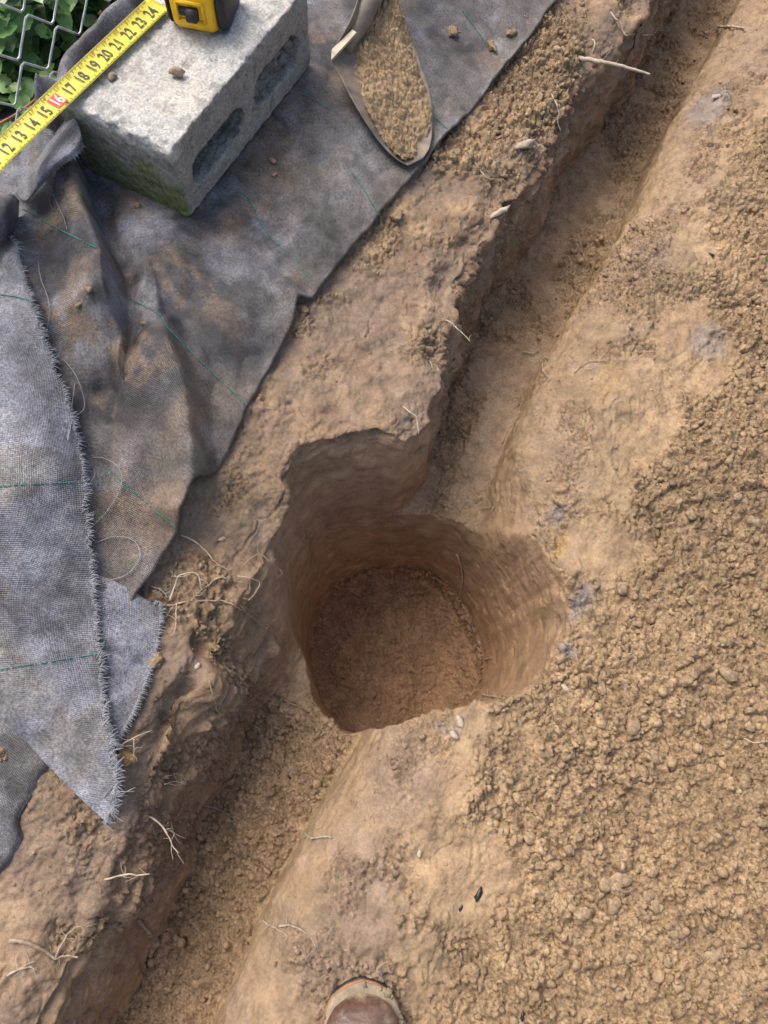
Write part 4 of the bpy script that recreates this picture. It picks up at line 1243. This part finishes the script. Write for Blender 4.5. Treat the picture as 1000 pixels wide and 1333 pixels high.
# mud film over the welt
obj('mud', make_mesh('mud', mudm.V, mudm.F, c2(len(mudm.V), (.30, .235, .15, .5))), M['soil'], boot)['kind'] = 'stuff'
V, F = loft(ysb * 1.012 + .001, boot_outline(ysb, .0034), 0 * ysb + .024, 0 * ysb + .0305, 3)
V = np.array(V); V[:, 0] += .002 + .0025 * fbm(V * 40, 3, 701)
obj('mud_film', make_mesh('mud_film', V, F, c2(len(V), (.30, .24, .165, .2))), M['soil'], boot)
clump = CV[3]
obj('mud_clump', make_mesh('mud_clump', clump[0] * .011 + np.array([.050, .098, .034]), clump[1], c2(len(clump[0]), (.33, .27, .16, .8))), M['soil'], boot)

# ------------------------------------------------------------------ fence
FX = -.985
fence = empty('chain_link_fence', (FX, .9, .2))
tag(fence, 'galvanised chain link fence in front of the green plants', 'fence')
def fp(u, v): p = px_on_x(u, v, FX); return p[1:]
n00, n10, n01 = fp(27, 80), fp(65, 92), fp(22, 139)
va, vb = n10 - n00, n01 - n00                        # up-along and down-along legs of the mesh
print('mesh legs', n00, va, vb)
for k in range(-16, 26):
    pts = []
    for j in range(-22, 24):
        p = n00 + va * k + (vb * ((j + 1) // 2) - va * (j // 2))
        pts.append(p)
    pts = np.array(pts)
    ok = (pts[:, 1] > .19) & (pts[:, 1] < 1.15) & (pts[:, 0] > .1) & (pts[:, 0] < 1.7)
    if ok.sum() < 3: continue
    run = []
    P = []
    for i in range(len(pts) - 1):
        if not (ok[i] and ok[i + 1]): continue
        for t in (0.08, .3, .5, .7, .92):
            q = pts[i] * (1 - t) + pts[i + 1] * t
            P.append((0.0025 * math.cos(math.pi * (i + t)), q[0] - .9, q[1] - .2))
    if len(P) > 6:
        MB().add(*tube(np.array(P), .0021, 6)).build('wire', M['wire'], fence)

# ------------------------------------------------------------------ plants beyond the fence
def leaf_mesh(name, L, W, lobes, col, seed):
    n = 8
    V, F, C = [], [], []
    r_ = random.Random(seed)
    for i in range(n + 1):
        t = i / n
        w_ = W * (math.sin(math.pi * t ** .75) ** .9 if 0 < t < 1 else .02)
        w_ *= 1 + (lobes * (.5 if i % 2 else -.5))
        bend = -.25 * L * t * t + .04 * L * math.sin(6 * t)
        for sx_, up in ((-1, .16), (-.5, .05), (0, 0), (.5, .05), (1, .16)):
            V.append((sx_ * w_, t * L, bend + up * W * (1 + .4 * r_.random())))
            C.append(np.array(col) * (1.25 if sx_ == 0 else 1) * (.9 + .2 * r_.random()))
    for i in range(n):
        for j in range(4): F.append((i * 5 + j, i * 5 + j + 1, i * 5 + j + 6, i * 5 + j + 5))
    return make_mesh(name, V, F, np.array(C))
G1, G2, G3, G4 = (.11, .235, .055), (.165, .31, .06), (.20, .30, .15), (.065, .145, .036)
LM = [leaf_mesh('leaf', .05, .017, .12, G1, 1), leaf_mesh('leaf', .042, .015, .22, G2, 2), leaf_mesh('leaf', .075, .032, .10, G3, 3), leaf_mesh('leaf', .048, .020, .15, G4, 4), leaf_mesh('leaf', .036, .012, .25, (.12, .19, .04), 5)]
def plant(name, u, v, z, h, n, spread, kinds, label, group, size=1.0, lean=(0, 0)):
    x, y = px_on_x(u, v, -1.10)[1], 0
    b = px(u, v, z); b = np.array([min(b[0], -1.02), b[1], .19])
    root = empty(name, tuple(b))
    tag(root, label, 'plant', group)
    stems = MB()
    for s in range(4):
        an = random.uniform(0, 6.28)
        e = np.array([math.cos(an) * spread * .6 + lean[0], math.sin(an) * spread * .8 + lean[1], h * random.uniform(.7, 1.1)])
        e[0] = min(e[0], FX - .015 - b[0])
        path = smooth_path([np.zeros(3), e * .5 + np.array([0, 0, h * .15]), e], 10)
        stems.add(*tube(path, np.linspace(.0022, .001, 10), 5))
        for k in range(n // 4):
            t = .25 + .75 * (k + random.random()) / (n // 4)
            p = path[min(9, int(t * 9))] + np.array([random.gauss(0, spread * .14), random.gauss(0, spread * .18), random.gauss(0, .01)])
            p[0] = min(p[0], FX - .02 - b[0])
            o = obj('leaf', LM[random.choice(kinds)], M['leaf'], root)
            o.location = p
            a2 = random.uniform(0, 6.28)
            o.rotation_euler = (random.uniform(-.5, .5), random.uniform(-.5, .5), a2)
            sc = size * random.uniform(.7, 1.25); o.scale = (sc, sc, sc)
    stems.build('stem', M['stem'], root)
PG = 'leafy green weeds growing beyond the wire fence'
plant('weed_plant', 20, 15, .25, .16, 22, .07, [2, 2, 3], 'weed with large pale dewy leaves in the top corner beyond the fence', PG, 1.25)
plant('weed_plant', 70, 15, .22, .15, 26, .09, [0, 3, 2], 'bushy weed with broad dark leaves between the fence wires above the tape', PG, 1.1)
plant('weed_plant', 95, 45, .2, .12, 30, .08, [1, 4, 0], 'weed with small bright yellow green leaves beside the rolled fabric', PG, 1.0)
plant('weed_plant', 20, 90, .2, .14, 34, .09, [0, 1, 3], 'dense mid green weed behind the middle fence wires', PG, 1.0)
plant('weed_plant', 60, 115, .2, .09, 34, .08, [1, 4, 0], 'low weed with small serrated leaves just above the red number box', PG, .9)
plant('weed_plant', 10, 130, .2, .10, 30, .08, [1, 0, 4], 'weed at the photo edge beside the dry red stalk', PG, .95)
plant('weed_plant', 10, 225, .2, .05, 24, .06, [4, 1], 'tiny weed at the foot of the fence below the tape blade', PG, .7)
plant('weed_plant', 45, 195, .2, .05, 20, .05, [4, 1], 'little yellow green weed under the tape next to the torn fabric', PG, .7)
plant('weed_plant', 130, 5, .2, .16, 28, .09, [0, 3, 1], 'dark weed peeping over the top of the rolled fabric', PG, 1.1)
# dark understorey leaves
NL = 1500
V0, F0 = np.array([v.co[:] for v in LM[3].vertices]), np.array([p.vertices[:] for p in LM[3].polygons])
Vs, Fs, Cs = [], [], []
RT = rand_rot(NL)
for i in range(NL):
    p = np.array([-1.02 - .45 * rng.random() ** 1.0, .35 + 1.25 * rng.random(), .19 + .05 * rng.random()])
    t = rng.uniform(0, 6.28); tl = rng.normal(0, .45, 2)
    Mx = np.array(Matrix.Rotation(t, 3, 'Z') @ Matrix.Rotation(tl[0], 3, 'X') @ Matrix.Rotation(tl[1], 3, 'Y'))
    Q = (V0 * rng.uniform(.5, 1.0)) @ Mx.T + p
    Q[:, 0] = np.minimum(Q[:, 0], FX - .012)
    Vs.append(Q); Fs.append(F0 + len(V0) * i); Cs.append(np.tile(np.array(G4) * rng.uniform(.6, 1.5) * np.array([rng.uniform(.8, 1.4), 1, 1]), (len(V0), 1)))
tag(obj('undergrowth', make_mesh('undergrowth', np.vstack(Vs), np.vstack(Fs), np.vstack(Cs)), M['leaf']), 'dark green undergrowth close to the ground beyond the fence', 'undergrowth', None, 'stuff')
pts = [px_on_x(-10, 166, -1.0), px_on_x(25, 146, -.995), px_on_x(58, 119, -.999)]
tag(MB().add(*tube(smooth_path(pts, 14), np.linspace(.0022, .0014, 14), 6)).build('dry_stalk', M['dry']), 'thin dry reddish stalk slanting behind the fence wires above the tape', 'stalk')

# ------------------------------------------------------------------ roots
def root_path(pts, mode, lift):
    h0, n0 = hit(*pts[0])
    d0 = np.linalg.norm(h0 - np.array([0, 0, CAM_H]))
    P = []
    for i, (u, v) in enumerate(pts):
        if mode == 'lie':
            q, n = hit(u, v); q = q + (n if n[2] > -.2 else -n) * lift + np.array([0, 0, lift * .5])
        else:
            q = np.array([0, 0, CAM_H]) + np.array(ray(u, v)) * (d0 - lift - .004 * i)
        P.append(q)
    if mode == 'out': P[0] = P[0] + np.array(ray(*pts[0])) * (lift + .012)
    return np.array(P)
def root(label, strands, group=None, mat='root', mode='lie', lift=.003):
    base = None; e = None; hairs = MB()
    for i, (pts, r0, r1) in enumerate(strands):
        P = root_path(pts, mode, lift)
        if i == 0:
            base = P[0]
            e = empty('root', tuple(base)); tag(e, label, 'root', group)
        n = max(8, 6 * len(P))
        Q = smooth_path(P, n); Q = Q + .0012 * np.stack([fbm(Q * 70, 2, 801 + i), fbm(Q * 70, 2, 811 + i), fbm(Q * 70, 2, 821 + i)], 1)
        rad = .78 * np.linspace(r0, r1 * .6, n) * (1 + .22 * fbm(Q * 160, 2, 831))
        MB().add(*tube(Q - base, rad, 7)).build('main_root' if i == 0 else 'rootlet', M[mat], e)
        if r0 > .001 and len(P) > 2:
            for h_ in range(2 + len(P) // 2):
                q = Q[random.randrange(n // 4, n)] - base; dr = np.array([random.gauss(0, 1), random.gauss(0, 1), random.gauss(0, .35)]); dr /= np.linalg.norm(dr); ln = random.uniform(.008, .024)
                hairs.add(*tube(smooth_path([q, q + dr * ln * .5 + np.array([random.gauss(0, .002), random.gauss(0, .002), .001]), q + dr * ln], 6), np.linspace(.0005, .00025, 6), 4, False))
    if hairs.V: hairs.build('root_hairs', M[mat], e)['kind'] = 'stuff'
    return e
GW = 'roots sticking out of the trench wall'; GB = 'fine roots on the bank beside the hole'; GT = 'bits of root on the trodden clay'
root('thickest pale root jutting straight out over the far part of the trench', [([(750, 74), (778, 80), (805, 85), (828, 91), (846, 97)], .0062, .0050)], GW, 'pale_root', 'out', .01)
root('crooked branching white root just above the thickest jutting root', [([(768, 46), (774, 58), (769, 74), (768, 87), (754, 97)], .0028, .0016), ([(769, 74), (785, 78), (791, 70)], .0014, .0008)], GW, 'pale_root', 'out', .014)
root('wiggly white root hanging from the bank highest up the trench', [([(786, 7), (798, 20), (807, 30), (812, 44), (817, 46)], .0030, .0014), ([(807, 30), (795, 46), (791, 78)], .0018, .0009)], GW, 'pale_root', 'out', .012)
root('slim drooping root dangling below the crumbly top of the bank', [([(715, 120), (724, 134), (727, 147), (726, 158), (730, 170)], .0022, .0014), ([(712, 140), (708, 155), (707, 165)], .001, .0007)], GW, 'pale_root', 'out', .012)
root('short curved root lying by the flat pale stone', [([(618, 212), (626, 224), (634, 232), (645, 233), (655, 235)], .0030, .0018)], GW)
root('hair roots straggling above the flat pale stone', [([(676, 186), (679, 176), (686, 170)], .0009, .0006), ([(676, 186), (684, 178), (684, 168)], .0008, .0005)], GW, 'pale_root')
root('white forked root poking from the wall where the trench bends to the hole', [([(576, 414), (586, 419), (591, 423), (602, 434), (612, 444)], .0022, .0018), ([(591, 423), (598, 424)], .001, .0006)], GW, 'pale_root', 'out', .01)
root('tiny twin rootlets on the bank corner', [([(556, 468), (562, 474), (567, 485)], .0014, .0008), ([(560, 472), (566, 476)], .001, .0007), ([(563, 450), (568, 453)], .0009, .0006)], GW, 'pale_root', 'out', .006)
root('bent white root hanging on the corner between trench and hole', [([(521, 525), (532, 535), (542, 543), (544, 552), (546, 564)], .0020, .0015)], GW, 'pale_root', 'out', .01)
root('looped pale root lying against the trench floor edge', [([(681, 461), (692, 462), (702, 458), (706, 471), (721, 480)], .0022, .0016), ([(706, 464), (714, 466), (722, 469)], .0018, .0014), ([(708, 474), (711, 486), (716, 496), (702, 498)], .0012, .0008)], None, 'pale_root', 'lie', .005)
root('thin forked root at the foot of the far trench wall', [([(834, 46), (848, 45), (856, 41), (868, 48), (879, 50)], .0028, .0016), ([(856, 41), (870, 42), (879, 40)], .0016, .001)], GW, 'root')
root('pale stick of root lying across the far trench rim', [([(932, 38), (950, 38), (968, 40)], .0044, .0040)], None, 'pale_root', 'lie', .005)
root('thin straight root crossing the far rim above the pale stick', [([(942, 25), (954, 17), (965, 9)], .0018, .0014)], None, 'root')
root('short fine root on the far trench floor', [([(910, 45), (919, 48), (928, 54)], .0016, .001)], None, 'root')
root('tan root dangling down the back of the hole', [([(595, 720), (600, 730), (602, 740), (604, 752), (602, 768)], .0038, .0024)], None, 'root', 'lie', .004)
root('fine straight root at the end of the trench floor above the hole', [([(627, 663), (636, 661), (645, 661)], .0014, .0009)], None, 'pale_root')
root('stubby pale root on the front lip of the hole', [([(629, 905), (640, 908), (655, 911)], .0034, .0026)], None, 'pale_root')
root('small pale root stub in the side of the hole near its bottom', [([(632, 859), (642, 857)], .0030, .0022)], None, 'pale_root')
root('small root on the lip of the hole beside the trench gully', [([(370, 911), (380, 915), (390, 922)], .0026, .002)], None, 'root')
root('long grey root running from the fabric flap across the bank into the hole', [([(214, 789), (238, 785), (262, 781), (289, 780), (306, 788), (319, 799), (333, 807), (342, 816), (348, 828)], .0022, .0012), ([(300, 785), (318, 790), (335, 808)], .0012, .0008)], GB, 'root')
root('pale root slanting from the sheet hem across the orange clay', [([(236, 698), (254, 706), (270, 722), (284, 733), (298, 743)], .0020, .001)], GB, 'pale_root')
root('hooked root arching over the bank below the sheet corner', [([(220, 778), (230, 761), (240, 751), (250, 748), (257, 754), (257, 763)], .0022, .0013), ([(222, 750), (245, 748), (255, 749)], .001, .0007)], GB, 'pale_root', 'lie', .008)
root('thin curved root joining the long grey root in the middle of the bank', [([(293, 752), (281, 754), (270, 761), (260, 772), (251, 780)], .0014, .001)], GB, 'pale_root')
root('short bluish root next to the fabric flap corner', [([(199, 763), (210, 770), (219, 777)], .0018, .0012), ([(229, 731), (227, 748), (223, 765)], .0014, .0008)], GB, 'thread')
root('arched fine root spanning the ragged edge of the hole', [([(314, 740), (324, 730), (338, 722), (350, 732), (363, 745), (358, 752)], .0014, .0008)], GB, 'root', 'lie', .006)
root('looped root end curling in the hollow at the hole edge', [([(308, 749), (322, 754), (335, 757), (332, 770), (321, 778)], .0022, .0010)], GB, 'pale_root', 'lie', .006)
root('long thin root looping down from the finger marks towards the gully', [([(272, 885), (278, 906), (284, 929), (296, 905), (313, 888), (327, 866), (338, 840), (346, 815)], .0012, .001)], GB, 'root', 'lie', .004)
root('wisp of root hanging inside the hole edge', [([(346, 812), (356, 824), (363, 836), (373, 844)], .0012, .0007)], GB, 'root')
root('two thin roots hanging straight below the long grey root', [([(230, 788), (231, 808), (229, 827)], .0013, .0008), ([(224, 790), (216, 805), (211, 818)], .0012, .0007)], GB, 'pale_root')
root('stout pale root on the lower bank with a rising side branch', [([(15, 1223), (30, 1224), (42, 1226), (58, 1234), (74, 1242), (88, 1243), (99, 1242)], .0040, .0028), ([(74, 1242), (84, 1226), (92, 1211), (104, 1206), (115, 1202)], .0026, .0012), ([(84, 1226), (95, 1222), (100, 1216)], .0009, .0006)], GW, 'root', 'lie', .006)
root('white wavy root lying on the lower bank under the strip tip', [([(120, 1146), (138, 1144), (155, 1141), (168, 1139), (182, 1139), (195, 1138)], .0018, .0024), ([(155, 1141), (157, 1136)], .0012, .0008)], GW, 'pale_root', 'out', .006)
root('knobbly pale root hanging off the wall beside the strip tip', [([(189, 1060), (202, 1067), (214, 1078), (220, 1088), (225, 1102), (233, 1110)], .0024, .0010), ([(214, 1078), (226, 1084), (224, 1094)], .0026, .001)], GW, 'pale_root', 'out', .008)
root('small frizzy roots in the lowest corner of the bank', [([(8, 1272), (24, 1262), (38, 1257), (44, 1260), (47, 1268)], .0020, .0012), ([(24, 1262), (22, 1248), (26, 1240)], .0009, .0006), ([(30, 1260), (42, 1252), (46, 1252)], .0009, .0006)], GW, 'pale_root')
root('tuft of short roots above the wall hollow', [([(214, 1018), (228, 1017), (241, 1020)], .0014, .0009), ([(216, 1012), (226, 1007), (236, 1010)], .0008, .0006), ([(218, 1018), (230, 1021), (239, 1023)], .0009, .0006)], GW, 'pale_root')
root('brown root lying in the gully of the near trench', [([(258, 1047), (272, 1050), (288, 1058), (307, 1066)], .0032, .0018)], GW, 'dark_root')
root('dark stub of root standing in the near trench soil', [([(180, 1196), (188, 1206), (197, 1217)], .0046, .0046)], GW, 'dark_root')
root('pale thin root with hair ends on the rim of the near trench', [([(344, 1199), (352, 1203), (361, 1209)], .0016, .0016), ([(366, 1207), (380, 1207), (391, 1211), (402, 1222), (412, 1236)], .0018, .0008), ([(374, 1207), (374, 1195), (376, 1188)], .0007, .0005), ([(361, 1209), (374, 1218), (372, 1226)], .0007, .0005)], GT, 'pale_root')
root('white broken twig on the near trench rim', [([(399, 1086), (406, 1091), (418, 1090), (432, 1091)], .0026, .0024)], GT, 'pale_root')
root('straw lying beside the fringe of the fabric flap', [([(148, 978), (170, 962), (194, 948)], .0018, .0016), ([(176, 963), (173, 980), (170, 993)], .0014, .001)], None, 'pale_root', 'lie', .007)
root('pale rootlet on the crumbly soil at the photo edge', [([(968, 967), (980, 966), (994, 970)], .0016, .0012)], GT, 'pale_root', 'lie', .008)
root('grey curved rootlet among the crumbs of the spoil', [([(803, 1160), (815, 1154), (828, 1156)], .0014, .001)], GT, 'dark_root', 'lie', .008)
root('thin dark root across the rim near the smooth clay', [([(748, 487), (762, 474), (790, 470), (832, 471)], .0014, .0008)], GT, 'dark_root')
root('tiny upright stalk beside the boot toe', [([(494, 1272), (493, 1264), (491, 1256)], .0012, .0008)], GT, 'pale_root', 'lie', .005)

# ------------------------------------------------------------------ stones, clods, charcoal
def lump(name, label, cat, u, v, r, mat, group=None, squash=(1, 1, .6), var=0, bvhs=None, cols=None, rot=None, lift=.3, sub=2):
    P = None
    for b in (bvhs or (MBVH, GBVH)):
        h = b.ray_cast(Vector((0, 0, CAM_H)), ray(u, v))
        if h[0] is not None and (P is None or (h[0] - Vector((0, 0, CAM_H))).length < (P - Vector((0, 0, CAM_H))).length): P = h[0]
    if P is None: P = Vector(px(u, v, .05))
    V, F = clod_variants(1, 3 if mat == 'soil' else sub, .28)[0]
    V = V * (1 + (.30 if mat == 'soil' else .10) * fbm(V * 2.3 + u, 3, 900))[:, None]
    V = (V * np.array(squash)) @ (np.array(Matrix.Rotation(rot if rot is not None else random.uniform(0, 6.28), 3, 'Z'))).T * r
    me = make_mesh(name, V, F, None if cols is None else np.tile(np.array(cols), (len(V), 1)), smooth=cols is not None)
    o = obj(name, me, M[mat]); o.location = P + Vector((0, 0, lift * r))
    return tag(o, label, cat, group)
GS = 'pale stones in the soil'
lump('stone', 'flat pale grey stone wedged in the bank above the trench wall', 'stone', 682, 191, .019, 'stone', GS, (1, .8, .35))
lump('stone_shard', 'white pointed shard sticking out of the trench wall', 'stone', 650, 279, .020, 'white_stone', GS, (1.1, .38, .25), rot=R(62))
lump('stone', 'small white stone on the front lip of the hole', 'stone', 599, 940, .009, 'white_stone', GS)
lump('stone', 'tiny white stone just below the white stone on the hole lip', 'stone', 591, 957, .007, 'white_stone', GS)
lump('stone', 'cream stone at the edge of the crumbs by the hole rim', 'stone', 736, 896, .007, 'white_stone', GS)
lump('stone', 'single cream pebble on the finger marked bank', 'stone', 257, 867, .005, 'white_stone', GS)
lump('stone', 'yellowish pebble on the orange clay near the sheet hem', 'stone', 289, 702, .0055, 'stone', GS)
lump('stone', 'whitish scrap on the grey clay of the far rim', 'stone', 932, 127, .011, 'white_stone', GS, (1, .6, .3))
lump('stone', 'small white chip in the middle of the trodden clay', 'stone', 546, 1111, .005, 'white_stone', GS)
BB = BVHTree.FromPolygons((bV + np.array([BX, BY, BZ])).tolist(), bF.tolist())
lump('pebble', 'round brown pebble sitting on top of the concrete block', 'pebble', 232, 100, .0105, 'root', None, (1, 1, .85), bvhs=(BB,), lift=.75)
lump('pebble', 'small grey pebble on the block close to the tape blade', 'pebble', 147, 102, .0075, 'dark_root', None, (1, 1, .7), bvhs=(BB,), lift=.5)
lump('brick_fragment', 'small red brick fragment at the foot of the far trench wall', 'brick', 825, 78, .010, 'brick')
GCH = 'bits of black charcoal on the clay'
for u, v, r_, lb in ((623, 1164, .009, 'largest black charcoal bit on the trodden clay'), (600, 1182, .004, 'tiny charcoal fleck below the largest charcoal bit'), (727, 438, .006, 'black charcoal speck on the trench floor'), (680, 1323, .006, 'black fleck near the boot at the bottom edge'), (926, 332, .006, 'black charcoal bit in the soil of the far bank')):
    lump('charcoal', lb, 'charcoal', u, v, r_, 'charcoal', GCH, (1, .6, .4))
TANC = (.32, .225, .13, .7)
GCF = 'clods of soil dropped on the fabric'
for u, v, r_, lb in ((116, 378, .0065, 'dark clod on the fold of the sheet near the strip'), (103, 398, .005, 'smaller dark clod just below the first on the fabric fold'), (187, 421, .0045, 'orange clod on the pale part of the sheet'), (180, 268, .0055, 'clod on the fabric just under the mossy block end'),
                    (394, 404, .013, 'orange clod stuck on the nick in the sheet hem'), (590, 44, .012, 'tan clod on the fabric at the far side of the spade'), (665, 45, .010, 'crumbled clod near the hem highest up the sheet'), (640, 62, .012, 'flattened clod lying on the fabric between spade and hem'), (355, 210, .006, 'little orange clod on the fabric beside the block'), (358, 228, .005, 'tiny orange clod below another beside the block')):
    lump('clod', lb, 'clod', u, v, r_, 'soil', GCF, (1.05, .95, .6), cols=TANC, sub=2)
lump('clod', 'orange clod at the lower end of the fabric flap', 'clod', 163, 985, .013, 'soil', None, cols=(.38, .25, .12, .7))
for u, v, lb in ((566, 203, 'rounded clod at the hem beside the spade tip'), (588, 205, 'lumpy clod on the bank close to the spade tip'), (205, 861, 'pair of tan clods on the bank beside the flap fringe'), (517, 283, 'tan clod pressed on the smooth bank below the spade'), (372, 1006, 'big clod on the trench floor in front of the hole'), (545, 585, 'round clod at the trench mouth above the hole')):
    lump('clod', lb, 'clod', u, v, .012, 'soil', 'single clods on the bank and trench floor', cols=TANC)
# larger clods standing out of the spoil
big = np.nonzero((GCRUMB > .8) & (GV2[:, 0] > .24) & (GV2[:, 1] < 1.4) & flat_ok & (GV2[:, 0] < .72))[0]
cvm = [make_mesh('clod', V * .010, F, np.tile(np.array([.34, .247, .150, .8]), (len(V), 1))) for V, F in clod_variants(6, 2, .32)]
for mm in cvm: mm.materials.append(M['soil'])
for i in rng.choice(big, 150, replace=False):
    o = bpy.data.objects.new('clod', cvm[int(rng.integers(6))]); COL.objects.link(o)
    s_ = float(.7 + .7 * rng.random() ** 2)
    o.scale = (s_ * rng.uniform(.8, 1.25), s_, s_ * .8); o.rotation_euler = (0, 0, rng.uniform(0, 6.28))
    o.location = GV2[i] + GN[i] * s_ * .001
    tag(o, 'rounded tan clod lying loose among the crumbly spoil on the open bank', 'clod', 'loose clods on the crumbly spoil')
